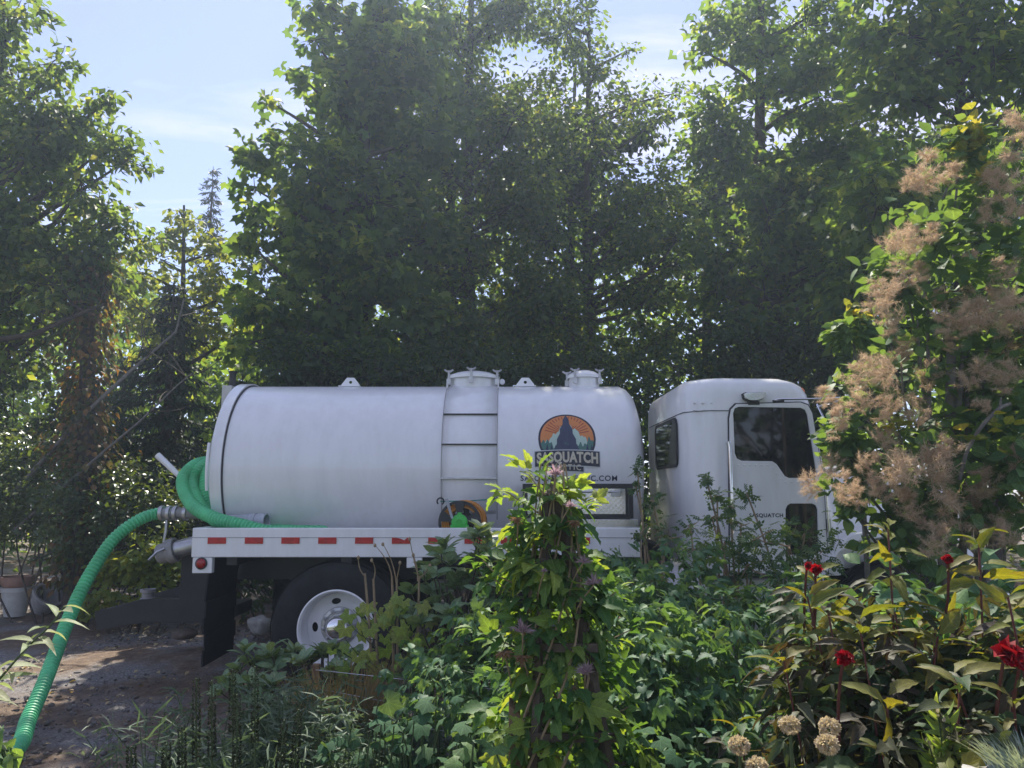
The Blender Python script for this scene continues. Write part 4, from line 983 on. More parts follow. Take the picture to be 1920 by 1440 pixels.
p = P(235, 660, 14.5); spruce('hemlock_tree', 'slim shaded conifer half hidden behind the leaning bare trunks', p.x, 14.5, p.z, 1.3, .3, G['needle'], 26)
p = P(455, 700, 11.2); spruce('hemlock_tree', 'short dark conifer just behind the rear end of the tank', p.x, 11.2, p.z, 1.0, .3, G['needle'], 24)

# trunk wrapped in browning ivy, leaning bare trunks
def ivy_trunk():
    b = P(150, 1000, 9.6); t = P(165, 470, 9.6)
    rt = empty('ivy_covered_trunk', (b.x, b.y, 0), 'upright trunk wrapped in browning ivy at the left of the wood', 'tree')
    MB().tube([(b.x, b.y, -.05), (b.x + .05, b.y, 1.4), (t.x, t.y, t.z)], [.16, .12, .06], 10).build('trunk', M['bark'], rt, smooth=60)
    n = 3000; z = rng.uniform(.4, t.z, n); a = rng.uniform(0, 6.28, n); r = .14 + abs(rng.normal(0, .13, n)) * (1 + .5*np.sin(z*4))
    pos = np.stack([b.x + .05 + (t.x - b.x)*z/t.z + r*np.cos(a), b.y + r*np.sin(a), z], 1)
    fwd = np.stack([np.cos(a), np.sin(a), -np.ones(n)*.9], 1) + rnd(n, .3); nrm = np.stack([np.cos(a), np.sin(a), np.ones(n)*.5], 1) + rnd(n, .3)
    foliage(rt, 'ovate', OVATE, pos, fwd, nrm, rng.uniform(.06, .11, n), G['ivy'], 120, 'crown')
ivy_trunk()
for lab, pts, r in (('thicker leaning bare trunk crossing the dark conifers on the left', [(100, 842, 9.5), (165, 770, 9.4), (240, 700, 9.6), (330, 622, 9.9), (345, 560, 10)], .04),
                    ('lower thin leaning trunk ending near the tank rear', [(128, 905, 9.3), (200, 842, 9.2), (262, 790, 9.3), (333, 722, 9.6), (360, 700, 9.7)], .024),
                    ('dark forked limb stretching low across the left tree', [(-30, 640, 9.2), (60, 628, 9.1), (130, 597, 9.1), (195, 570, 9.3)], .045)):
    w0 = [P(*q) for q in pts]; t = empty('leaning_trunk', (w0[0].x, w0[0].y, 0), lab, 'tree trunk')
    k = MB().tube([w0[0] + (w0[0] - w0[1]) * 1.4] + w0 if 'limb' not in lab else w0, [r * (.85 - .11*i) for i in range(len(w0) + (0 if 'limb' in lab else 1))], 8).build('trunk', M['pale_bark' if 'limb' not in lab else 'bark'], t, smooth=60)
    b_ = MB()
    for i in range(9):
        q = w0[random.randint(1, len(w0)-2)].lerp(w0[-1], random.random() * .8); limb(b_, q, q + Vector((random.gauss(0, .35), random.gauss(0, .3), random.uniform(.1, .6))), .009, .003, .2, 4, 4)
    tag(b_.build('twigs', M['bark'], t), kind='stuff')

def shrub(name, label, lobes, mats, shape=RHOMB, key='rhomb', size=(.06, .1), dens=30, parts=0, cat='shrub', group=None, flat=.7, droop=.3, up=.8, stem='bark', twigs=.5, nstem=7, part_name='leaf', gz=0.0):
    L = [(np.array(P(a, b, Y)), r) for a, b, Y, r in lobes]
    cx = float(np.mean([c[0] for c, r in L])); cy = float(np.mean([c[1] for c, r in L]))
    rt = empty(name, (cx, cy, gz), label, cat, group); br = MB()
    for c, r in L:
        bs = (cx + (c[0] - cx) * .55 + random.gauss(0, .05), cy + (c[1] - cy) * .55, gz - .02)
        limb(br, bs, c, .014, .006, .12, 6, 5)
    pos, out, cl = crown_pts(L, dens, flat)
    for q, c in cl:
        if random.random() < twigs: limb(br, c, q + (q - c) * .2, .006, .002, .15, 3, 4)
    tag(br.build('stems', M[stem], rt, smooth=60), kind='stuff')
    k = pos[:, 2] > .02; pos, out = pos[k], out[k]; m = len(pos)
    fwd = out * [1, 1, .5] + rnd(m, .4) + [0, 0, -droop]; nrm = np.array([[0, 0, up]]) + rnd(m, .5)
    foliage(rt, key, shape, pos, fwd, nrm, rng.uniform(size[0], size[1], m), mats, parts, 'foliage', part_name)
    return rt
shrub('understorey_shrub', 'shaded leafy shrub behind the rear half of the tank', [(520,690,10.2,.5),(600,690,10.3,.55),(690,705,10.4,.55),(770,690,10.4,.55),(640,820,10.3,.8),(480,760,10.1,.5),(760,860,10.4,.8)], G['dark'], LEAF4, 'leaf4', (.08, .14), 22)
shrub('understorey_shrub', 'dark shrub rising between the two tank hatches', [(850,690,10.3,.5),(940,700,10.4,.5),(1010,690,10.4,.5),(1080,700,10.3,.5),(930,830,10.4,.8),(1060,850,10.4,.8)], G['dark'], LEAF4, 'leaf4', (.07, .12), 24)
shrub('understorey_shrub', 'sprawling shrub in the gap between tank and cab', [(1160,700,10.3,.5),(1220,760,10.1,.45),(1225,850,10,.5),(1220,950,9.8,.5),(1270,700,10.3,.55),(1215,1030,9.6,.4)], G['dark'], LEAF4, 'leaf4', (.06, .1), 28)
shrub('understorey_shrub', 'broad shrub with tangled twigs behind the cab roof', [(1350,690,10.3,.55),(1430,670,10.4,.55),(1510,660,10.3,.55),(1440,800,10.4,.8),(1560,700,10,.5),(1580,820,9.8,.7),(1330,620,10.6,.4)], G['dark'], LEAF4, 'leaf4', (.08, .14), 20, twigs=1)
shrub('bramble_thicket', 'tangled glossy bramble thicket beside the flower pots at the wood edge', [(30,930,9.6,.6),(110,910,9.4,.5),(190,920,9.4,.45),(260,930,9.3,.4),(80,985,9.8,.4),(180,1010,9.4,.35),(-50,970,9.8,.5),(40,840,9.8,.5),(300,960,9.5,.35),(330,1040,9.6,.3),(140,970,9.2,.4),(220,980,9.2,.35),(190,1060,9.8,.3)], G['gloss'], LEAF4, 'leaf4', (.05, .09), 62, 260)
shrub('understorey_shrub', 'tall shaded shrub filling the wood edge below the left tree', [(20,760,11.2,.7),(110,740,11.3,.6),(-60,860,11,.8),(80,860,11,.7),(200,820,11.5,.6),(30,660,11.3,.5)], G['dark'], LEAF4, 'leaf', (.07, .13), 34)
shrub('lime_shrub', 'low lime green vine shrub behind the black tail beam', [(230,1075,9.0,.3),(285,1050,9.0,.34),(330,1070,9.0,.3),(210,1120,8.9,.22),(270,1120,8.9,.24),(180,1150,8.9,.14)], G['lime'], ROUND, 'round', (.05, .10), 62, 180)
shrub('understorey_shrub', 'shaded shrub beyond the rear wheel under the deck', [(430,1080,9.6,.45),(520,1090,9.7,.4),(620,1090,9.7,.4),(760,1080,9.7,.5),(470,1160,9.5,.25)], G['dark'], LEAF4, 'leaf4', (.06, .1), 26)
def far_wood():
    n = 90000; x = rng.uniform(-19, 19, n); y = rng.uniform(15.5, 24, n)
    top = np.interp(x / y, [-.75, -.55, -.46, -.40, -.34, -.28, 0, .12, .15, .24, .27, .75], [8, 8, 6.2, 5.4, 5.8, 8, 10.2, 10, 8.2, 8.2, 10, 11]) * y / 19
    z = rng.random(n) ** .9 * top
    cl = np.sin(x * 1.9 + np.sin(z * 1.7 + y)) * np.sin(z * 1.6 + x + y * .7); k = rng.random(n) < np.clip(.7 + .55 * cl, .06, 1)
    hole = (abs(x / y - .27) < .055) & (z / y > .21) & (z / y < .36); k &= ~hole | (rng.random(n) < .6)
    pos = np.stack([x, y, z], 1)[k]; m = len(pos)
    scatter('far_wood', RHOMB, pos, rnd(m) + [0, 0, -.4], np.array([[0, 0, .6]]) + rnd(m, .7), rng.uniform(.16, .34, m), G['maple'][0], None)
far_wood()

# ------------------------------------------------------------------ flower pots and rocks
def pots():
    def pot(px, py, Y, r, h, lab, m, tilt=0, lip=.02, name='flower_pot'):
        c = P(px, py, Y); c.z = 0 if not tilt else r * .8
        ax = Vector((math.sin(tilt), -.25 * (tilt != 0), math.cos(tilt))).normalized()
        tag(MB().lathe(c, ax, [(0, 0), (0, r*.72), (h*.85, r), (h*.85, r + lip), (h, r + lip), (h, r - .01), (h*.3, r*.72), (h*.3, 0)], 28).build(name, M[m], None, smooth=35), lab, 'pot')
    pot(28, 1150, 10.1, .17, .36, 'pale upright flower pot under the terracotta bowl', 'cream')
    c = P(28, 1150, 10.1)
    tag(MB().lathe((c.x, 10.1, .362), (0, 0, 1), [(0, 0), (0, .15), (.03, .18), (.10, .195), (.13, .2), (.13, .175), (.03, .13), (.03, 0)], 28).build('clay_bowl', M['clay'], None, smooth=35), 'terracotta bowl resting on top of the pale pot', 'bowl')
    pot(75, 1135, 9.8, .17, .24, 'grey pot tipped on its side against the brambles', 'grey', R(38))
    pot(100, 1150, 10.4, .2, .34, 'black nursery tub behind the tipped grey pot', 'black', 0)
    def rock(px, py, Y, s, lab):
        bm = bmesh.new(); bmesh.ops.create_icosphere(bm, subdivisions=3, radius=1)
        from mathutils import noise
        for v in bm.verts: v.co *= 1 + .35 * noise.noise(v.co * 1.4 + Vector((px, 0, 0))) + .12 * noise.noise(v.co * 4)
        me = bpy.data.meshes.new('rock'); 
        for v in bm.verts: v.co = Vector((v.co.x * s[0], v.co.y * s[1], v.co.z * s[2]))
        bm.to_mesh(me); bm.free(); me.materials.append(M['stone' if 'pale rough' in lab else 'darkstone']); me.polygons.foreach_set('use_smooth', [True]*len(me.polygons))
        o = bpy.data.objects.new('rock', me); COL.objects.link(o); c = P(px, py, Y); o.location = (c.x, Y, c.z); tag(o, lab, 'rock')
    rock(488, 1172, 8.6, (.13, .12, .10), 'pale rough rock on the ground behind the rear tyre')
    rock(505, 1190, 8.9, (.2, .15, .07), 'flat shaded rock beside the pale rock behind the tyre')
    rock(345, 1190, 7.6, (.12, .1, .05), 'small brown stone on the dirt near the tail beam')
pots()

# ------------------------------------------------------------------ garden plants in front of the truck
DENS = 2.2
G['clem'] = leafpair('climber leaf', [(0.0375, 0.1, 0.0312), (0.0688, 0.15, 0.0438), (0.1125, 0.2, 0.05), (0.2, 0.275, 0.0625)])
G['rasp'] = leafpair('raspberry leaf', [(0.0438, 0.1063, 0.0562), (0.0688, 0.15, 0.075), (0.0938, 0.1875, 0.0813), (0.1375, 0.225, 0.0875)], trans=.3)
G['nand'] = leafpair('fine shrub leaf', [(0.036, 0.084, 0.042), (0.06, 0.12, 0.054), (0.108, 0.168, 0.06)], trans=.3)
G['rhod'] = leafpair('leathery leaf', [(0.105, 0.18, 0.09), (0.15, 0.2325, 0.12), (0.21, 0.285, 0.15)], trans=.2, rough=.45, spec=.35)
G['curr'] = leafpair('lime drooping leaf', [(.13, .20, .05), (.19, .26, .07), (.25, .28, .08), (.24, .27, .08)], tcol=(1.0, 1.05, .35))
G['big'] = leafpair('broad garden leaf', [(.035, .085, .045), (.05, .11, .055), (.08, .14, .07)], trans=.25, spec=.08, rough=.75)
G['dahl'] = leafpair('bronze leaf', [(.03, .065, .026), (.06, .045, .036), (.04, .08, .03), (.07, .06, .038), (.05, .095, .034)], tcol=(1.4, 1.15, .4), rough=.55, tmul=1.5, trans=.28, spec=.18)
G['dahltip'] = leafpair('sunlit bronze tip leaf', [(.10, .13, .035), (.16, .17, .04), (.14, .13, .04)], tcol=(1.3, 1.1, .25), tmul=1.6)  # sunlit yellow of the topmost leaves is put into this colour
G['smoke'] = leafpair('smoke bush leaf', [(0.0575, 0.1222, 0.0575), (0.0863, 0.1654, 0.0646), (0.1294, 0.2156, 0.0791)])
G['smoketip'] = leafpair('young smoke bush leaf', [(.12, .17, .04), (.2, .23, .05), (.25, .24, .07)])
G['lily'] = leafpair('pale lily leaf', [(.13, .18, .09), (.2, .25, .13), (.27, .28, .18)], trans=.3, tcol=(1.05, 1.05, .6))
G['herb'] = leafpair('fine herb leaf', [(.07, .105, .065), (.10, .145, .09), (.15, .19, .125)], trans=.2, tcol=(1, 1.05, .55))
G['dry'] = leafpair('dry grass blade', [(.26, .18, .085), (.38, .27, .13), (.18, .18, .08)], tcol=(1, .9, .5), tmul=1.6)
G['plume'] = leafpair('smoky plume', [(.42, .31, .21), (.55, .43, .30), (.68, .56, .41)], trans=.4, tcol=(1.05, .95, .85), tmul=1.2)
G['petal'] = leafpair('lilac petal', [(.26, .19, .23), (.36, .28, .29), (.42, .34, .28)], tcol=(1.1, .9, 1), tmul=1.4)
G['brownpetal'] = leafpair('withered petal', [(.2, .12, .08), (.3, .19, .12)], tmul=1.2)
G['redpetal'] = leafpair('crimson petal', [(.17, .004, .012), (.28, .008, .016), (.36, .018, .02)], tcol=(1.2, .5, .5), tmul=1.2)
G['allium'] = leafpair('seed head straw', [(.46, .38, .26), (.6, .52, .38)], tmul=1.2, tcol=(1, .95, .72))
G['spike'] = leafpair('dark seed spike', [(.02, .03, .02), (.035, .045, .03), (.05, .06, .035)], trans=.05, spec=.03, rough=.9)
G['blue'] = leafpair('blue grey needle', [(.16, .22, .24), (.24, .31, .33)], trans=.2)

def at_offset(c): return np.array(c)
# --- climber on a wooden obelisk
def climber():
    Y = 3.0; ax = P(1036, 928, Y); bx = P(1062, 1440, Y)
    ob = empty('garden_obelisk', (bx.x, Y, 0), 'dark weathered wooden obelisk buried in the flowering climber', 'obelisk')
    ap = Vector((ax.x, Y, ax.z))
    for sx in (-1, 1):
        for sy in (-1, 1):
            f = Vector((bx.x + .05 + sx*.2, Y + sy*.18, -.02)); t = ap + Vector((sx*.018, sy*.018, 0))
            MB().tube([f, t], [.028, .02], 4).build('leg', M['wood'], ob)
    for k in range(3):
        z = .7 + k * .3; h = .2 * (1 - z/ap.z) + .02; c = ap.lerp(Vector((bx.x + .05, Y, 0)), 1 - z/ap.z)
        for sy in (-1, 1): MB().box((c.x - h - .03, Y + sy*(h*.9+.02) - .008, z), (c.x + h + .03, Y + sy*(h*.9+.02) + .008, z + .03)).build('slat', M['wood'], ob)
    MB().lathe(ap, (0, 0, 1), [(-.04, .03), (0, .04), (.03, .012), (.08, .002)], 8).build('finial', M['wood'], ob)
    rt = empty('climbing_plant', (bx.x, Y + .02, 0), 'leafy climber with lilac seed heads covering the obelisk in front of the tank', 'climber')
    br = MB()
    for i in range(9):
        a = i * .7; pts = []
        for k in range(14):
            f = k / 13; rad = .2 * (1 - f) + .05; c = Vector((bx.x, Y, 0)).lerp(ap + Vector((0, 0, .12)), f)
            pts.append(c + Vector((rad*math.cos(a + f*5), rad*math.sin(a + f*5), 0)))
        br.tube(pts, [.007 - .0003*k for k in range(14)], 5)
    n = 470; pos = []
    prof = ([855, 900, 950, 1000, 1060, 1120, 1180, 1250, 1320, 1390, 1460, 1560], [.015, .03, .07, .09, .10, .13, .115, .12, .165, .22, .26, .26])
    py = 903 + 600 * rng.random(n) ** .95
    hw = np.interp(py, *prof); a = rng.uniform(0, 6.28, n); rr = hw * (.35 + 1.0 * rng.random(n)) * (1 + .28*np.sin(py*.045 + 2*np.cos(a)))
    cxs = np.interp(py, [855, 950, 1100, 1440], [1028, 1022, 1040, 1062])
    for i in range(n):
        c = P(cxs[i], py[i], Y); pos.append((c.x + rr[i]*math.cos(a[i]), Y + .75*rr[i]*math.sin(a[i]), c.z))
    pos = np.array(pos); out = np.stack([np.cos(a), np.sin(a), np.full(n, -.25)], 1)
    fwd = out + rnd(n, .45); nrm = np.array([[0, 0, 1.]]) + out * .5 + rnd(n, .35)
    foliage(rt, 'tri', TRI, pos, fwd, nrm, rng.uniform(.09, .17, n), G['clem'], 300)
    # loose young shoots at the top and sides
    for px, q in ((988, 884), (1078, 915), (948, 922), (905, 1050), (925, 1085), (1155, 1110), (1185, 1180), (900, 1185), (1120, 935), (1180, 1325)):
        c = P(px, q, Y - .03); s = P(1038, q + 60, Y); limb(br, s, c, .004, .002, .1, 5, 4)
        k = 4; p_ = np.array([list(s.lerp(c, .55 + .45*j/(k-1))) for j in range(k)]); d = np.array([list((c - s).normalized())] * k) + rnd(k, .5)
        leaf_objects('leaf', 'tri', TRI, p_, d, np.array([[0, 0, 1.]]) + rnd(k, .35), rng.uniform(.07, .14, k), G['curr'][1] if q < 1000 else G['clem'][1], rt)
    tag(br.build('vines', M['drystem'], rt, smooth=60), kind='stuff')
    for i, (px, q, s, w_) in enumerate(((1042, 891, .052, 0), (970, 971, .038, 1), (1076, 977, .04, 1), (1094, 1055, .04, 0), (1114, 1096, .052, 0), (980, 1186, .062, 0), (945, 1222, .05, 1), (1098, 1262, .055, 0), (1068, 950, .035, 0), (978, 1230, .045, 1), (1020, 1072, .02, 0))):
        c = np.array(P(px, q, Y - .22 + .04*(q < 1000))); n = 80
        d = unit(rnd(n)); d[:, 2] = np.abs(d[:, 2]) * (1 if not w_ else -1) + .1; pos = c + d * s * .12
        f = scatter('flower', PETAL, pos, d, rnd(n) + [0, 0, .5], rng.uniform(.4, 1.0, n) * s * .8, G['brownpetal' if w_ else 'petal'][0], rt, kind=None)
        f['kind'] = 'stuff'
        if w_: f['label'] = 'withered brown seed head'
        st = MB(); limb(st, Vector(c), Vector(c) + Vector((.05*random.uniform(-1, 1), .16, -.16)), .003, .003, .1, 4, 4); st.build('flower_stalk', M['drystem'], rt)
climber()

def lobes_from(rows): return rows
shrub('raspberry_bush', 'big dense bush of green three-part leaves below the truck cab', [(1130,1110,4.3,.24),(1230,1100,4.4,.26),(1330,1120,4.4,.26),(1420,1130,4.3,.26),(1150,1190,4.0,.26),(1250,1190,4.0,.28),(1350,1190,4.0,.28),(1440,1200,3.9,.26),(1190,1280,3.7,.26),(1290,1280,3.7,.28),(1380,1280,3.7,.28),(1460,1300,3.5,.24),(1130,1055,4.8,.15),(1200,1060,4.9,.17),(1290,1065,4.8,.18),(1250,1360,3.5,.27),(1350,1370,3.5,.27),(1160,1350,3.5,.22),(1110,1150,4.2,.22),(1440,1390,3.4,.22),(1480,1110,4.5,.2)],
    G['rasp'], TRI, 'tri', (.075, .135), 62, 300, cat='bush', droop=.5, stem='stem', up=1.0)
shrub('raspberry_bush', 'lower leafy bush to the left of the obelisk foot', [(880,1190,4.2,.22),(820,1230,4.2,.22),(900,1260,3.9,.24),(840,1300,3.9,.22),(930,1330,3.6,.22),(770,1270,4.3,.18),(960,1250,3.8,.2),(920,1180,4.2,.2),(990,1330,3.5,.22)],
    G['rasp'], TRI, 'tri', (.07, .12), 55, 180, cat='bush', droop=.5, stem='stem', up=1.0)
shrub('fine_leaved_shrub', 'fine-leaved airy shrub with upright twigs touching the cab door', [(1300,1030,5.1,.14),(1360,1015,5.0,.16),(1420,1010,5.0,.16),(1480,1025,5.0,.16),(1530,1030,5.0,.14),(1335,970,5.1,.09),(1345,930,5.1,.05),(1390,985,5.1,.09),(1370,950,5.1,.04),(1480,1000,5.1,.05),(1295,985,5.1,.07),(1400,1060,4.9,.2),(1500,1065,4.8,.2),(1325,900,5.1,.03),(1402,930,5.1,.03),(1510,1000,5.0,.07)],
    G['nand'], PIN, 'pin', (.06, .10), 60, 240, droop=.1, stem='drystem')
shrub('fine_leaved_shrub', 'wispy shrub growing up in the dark gap between tank and cab', [(1235,985,5.8,.14),(1225,940,5.8,.09),(1250,1010,5.7,.16),(1200,1000,5.7,.10),(1195,880,5.8,.03),(1192,910,5.8,.04)], G['nand'], PIN, 'pin', (.06, .1), 45, 60, droop=.1, stem='drystem')
def whorled(name, label, lobes, mats, size, dens, parts, per=8, shape=RHOD, key='rhod', rise=.5, cat='shrub', stem='bark', bend=0):
    """evergreen twigs ending in whorls of leaves"""
    L = [(np.array(P(a, b, Y)), r) for a, b, Y, r in lobes]; cx = np.mean([c[0] for c, r in L]); cy = np.mean([c[1] for c, r in L])
    rt = empty(name, (float(cx), float(cy), 0), label, cat); br = MB(); pos, fwd, nrm = [], [], []
    for c, r in L:
        k = int(dens * r * r * 10) + 4
        for _ in range(k):
            d = unit(rnd(1))[0]; d[2] = abs(d[2]) * .9 + .05; q = c + d * r * random.uniform(.4, 1.0)
            limb(br, (cx + (c[0]-cx)*.6, cy + (c[1]-cy)*.6, max(0, q[2] - .5)), q, .008, .004, .15, 4, 4)
            a0 = random.uniform(0, 6.28)
            for j in range(per):
                a = a0 + 2*math.pi*j/per; u = np.array([math.cos(a), math.sin(a), rise + random.gauss(0, .2)]) + d * .5
                pos.append(q + rnd(1, .006)[0] - d * .012 * (j % 3)); fwd.append(u); nrm.append(d + [0, 0, .8] + rnd(1, .2)[0])
    tag(br.build('stems', M[stem], rt, smooth=60), kind='stuff')
    n = len(pos); foliage(rt, key, shape, np.array(pos), np.array(fwd), np.array(nrm), rng.uniform(size[0], size[1], n), mats, parts)
whorled('evergreen_shrub', 'dark whorled evergreen shrub rising against the white deck rail', [(870,1050,4.9,.2),(830,1090,4.9,.2),(800,1130,5.0,.18),(890,1120,4.8,.22),(850,1170,4.8,.22),(920,1060,4.9,.18),(935,1150,4.7,.2),(780,1175,5.0,.15),(900,1010,5.0,.08),(750,1165,5.1,.1),(960,1110,4.6,.2)], G['rhod'], (.09, .14), 7, 260)
whorled('low_rhododendron', 'low grey-green rhododendron in front of the rear tyre', [(460,1260,5.0,.14),(520,1250,5.0,.16),(580,1260,4.9,.16),(630,1240,5.0,.12),(500,1310,4.8,.16),(570,1320,4.8,.16),(640,1290,4.8,.14),(440,1300,4.9,.10),(620,1340,4.6,.14)], G['rhod'], (.08, .13), 15, 290)
def currant():
    Y = 4.75; b = P(740, 1330, Y); rt = empty('young_currant_bush', (b.x, Y, 0), 'young bush with drooping lime leaves and bare cut stems before the wheel', 'bush'); br = MB(); pos, fwd = [], []
    for x0, x1, yt in ((700, 684, 1075), (712, 700, 1085), (735, 735, 1080), (748, 744, 1085), (770, 786, 1080)):
        limb(br, P(x0, 1330, Y) * 1 , P(x1, yt, Y), .011, .007, .03, 5, 6)
    for x0, y0, x1, y1 in ((735, 1085, 703, 1022), (744, 1100, 718, 1020), (786, 1085, 768, 1010), (786, 1085, 806, 1060), (684, 1080, 672, 1045), (744, 1085, 750, 1055), (700, 1090, 697, 1050), (783, 1090, 775, 1040)):
        limb(br, P(x0, y0, Y), P(x1, y1, Y - .05), .005, .002, .1, 5, 5); br.lathe(P(x1, y1, Y - .05), (0, 0, 1), [(-.015, 0), (-.008, .009), (.004, .009), (.012, 0)], 7)
    br.build('bare_stems', M['drystem'], rt, smooth=60); k = MB()
    for px, py in ((675,1150),(690,1130),(705,1145),(672,1185),(700,1175),(720,1165),(740,1150),(755,1135),(690,1210),(715,1205),(735,1190),(745,1180),(700,1235),(760,1155),(780,1165),(790,1145),(775,1190),(785,1210),(765,1225),(715,1250),(700,1260),(690,1240),(780,1240),(800,1180),(815,1215),(825,1240),(745,1240),(660,1205),(655,1230),(640,1250),(830,1262),(770,1262),(755,1120),(690,1165),(680,1225),(660,1170),(790,1255)):
        for _ in range(2):
            c = P(px + random.gauss(0, 8), py + random.gauss(0, 7) - 8, Y + random.gauss(0, .12)); pos.append(np.array(c)); fwd.append(np.array([random.gauss(0, .5), random.gauss(-.2, .4), -.8]))
            if random.random() < .4: limb(k, P(px + (740 - px)*.5, py + 30, Y), c, .003, .002, .2, 4, 4)
    tag(k.build('leaf_stalks', M['stem'], rt, smooth=60), kind='stuff')
    n = len(pos); fwd = np.array(fwd); leaf_objects('leaf', 'maple', MAPLE, np.array(pos), fwd, np.stack([fwd[:,0]*.3, -np.ones(n), np.full(n, .5)], 1) + rnd(n, .35), rng.uniform(.065, .125, n), G['curr'][1], rt)
currant()
def blades(name, label, cat, cx, cy, rad, n, h, w_, mats, lean=.35, z0=0.0, kind_name='blades', group=None, thing=True):
    V, F = [], []; tint = []
    for i in range(n):
        a, r = rng.uniform(0, 6.28), rad * math.sqrt(rng.random()); b = np.array([cx + r*math.cos(a), cy + r*math.sin(a), z0])
        H = h * rng.uniform(.6, 1.1); d = np.array([math.cos(a), math.sin(a), 0]) * lean * H * rng.uniform(.2, 1.3) + rnd(1, .1*H)[0]*[1, 1, 0]
        s = np.array([-math.sin(a + 1), math.cos(a + 1), 0]) * w_ * .5; k = len(V)
        for j, t in enumerate((0, .4, .75)):
            q = b + d * t * t + [0, 0, H * (t - .18*t*t)]; V += [q - s * (1 - t*.6), q + s * (1 - t*.6)]
        V.append(b + d + [0, 0, H * .82]); F += [(k, k+1, k+3), (k, k+3, k+2), (k+2, k+3, k+5), (k+2, k+5, k+4), (k+4, k+5, k+6)]; tint += [rng.random()] * 5
    me = tri_mesh(kind_name, np.array(V), np.array(F), mats[0], np.array(tint))
    if thing: rt = empty(name, (cx, cy, z0), label, cat, group)
    o = bpy.data.objects.new(kind_name if thing else name, me); link(o, rt if thing else None); o['kind'] = 'stuff'
    return o
c = P(645, 1340, 4.45); blades('dry_grass_clump', 'upright clump of dry tan ornamental grass below the wheel', 'grass clump', c.x, 4.45, .21, 900, .74, .008, G['dry'], .16)
c = P(720, 1360, 4.2); blades('green_grass_clump', 'green grass clump beside the dry ornamental grass', 'grass clump', c.x, 4.3, .22, 420, .5, .008, G['herb'], .4)

def herbs():
    c = P(470, 1400, 3.5); rt = empty('rosemary_bush', (c.x, 3.5, 0), 'fine-leaved grey-green herb bush at the gravel edge', 'herb'); br = MB(); pos, fwd = [], []
    for i in range(190):
        b = np.array([c.x + .06 + random.gauss(0, .22), 3.6 + random.gauss(0, .3), 0]); t = b + [random.gauss(0, .12), random.gauss(0, .1), random.uniform(.35, .68)]
        limb(br, b, t, .004, .002, .12, 5, 4)
        for k in range(46):
            f = .2 + .8 * random.random(); pos.append(b + (t - b) * f + rnd(1, .018)[0]); fwd.append(unit(rnd(1))[0] * [1, 1, .5] + [0, 0, .25])
    n = len(pos); tag(br.build('stems', M['stem'], rt), kind='stuff')
    scatter('foliage', grid_leaf([.03, .05, 0], .3, .4), np.array(pos), np.array(fwd), rnd(n) + [0, 0, .5], rng.uniform(.05, .11, n), G['herb'][0], rt)
herbs()
def spikes():
    spots = [(368, 1272, 1440, 2.75, 0), (397, 1276, 1430, 2.75, 0), (444, 1302, 1450, 2.7, 0), (341, 1362, 1470, 2.6, 0), (436, 1255, 1380, 2.9, 0), (533, 1350, 1470, 2.5, 18), (560, 1330, 1450, 2.6, 15), (312, 1395, 1480, 2.4, 0), (246, 1400, 1500, 2.3, 0), (478, 1250, 1400, 2.9, 0)]
    words_ = ['tallest dark seed spike before the mud flap', 'second tall dark seed spike beside the tallest one', 'dark seed spike in front of the herb bush top', 'short dark seed spike over the bare dirt', 'dark seed spike against the low rhododendron, left one', 'leaning dark seed spike in the herb bush, left one of the leaning pair', 'leaning dark seed spike in the herb bush, right one of the leaning pair', 'very short dark seed spike at the bottom edge', 'lowest leftmost dark seed spike at the bottom edge', 'dark seed spike against the low rhododendron, right one']
    for (px, py, pb, Y, ln), lab in zip(spots, words_):
        t = P(px, py, Y); b = P(px - ln * .6, pb, Y); d = (b - t); foot = t + d * (t.z / max(.05, -d.z)); foot.z = 0
        rt = empty('dried_flower_spike', (foot.x, foot.y, 0), lab, 'flower spike', 'dark dried flower spikes at the gravel edge')
        MB().tube([foot, t], [.004, .0025], 5).build('stem', M['stem'], rt, smooth=60)
        n = 420; f = rng.random(n); pos = np.array(t)[None] + f[:, None] * np.array(t.lerp(b, 1) - t)[None] * .95; a = rng.uniform(0, 6.28, n)
        pos[:, 0] += .009*np.cos(a); pos[:, 1] += .009*np.sin(a)
        o = scatter('seed_spike', OVATE, pos, np.stack([np.cos(a), np.sin(a), np.full(n, .9)], 1), rnd(n) + [0, 0, .4], rng.uniform(.007, .013, n) * (1 - .4*(1 - f)), G['spike'][0], rt)
spikes()
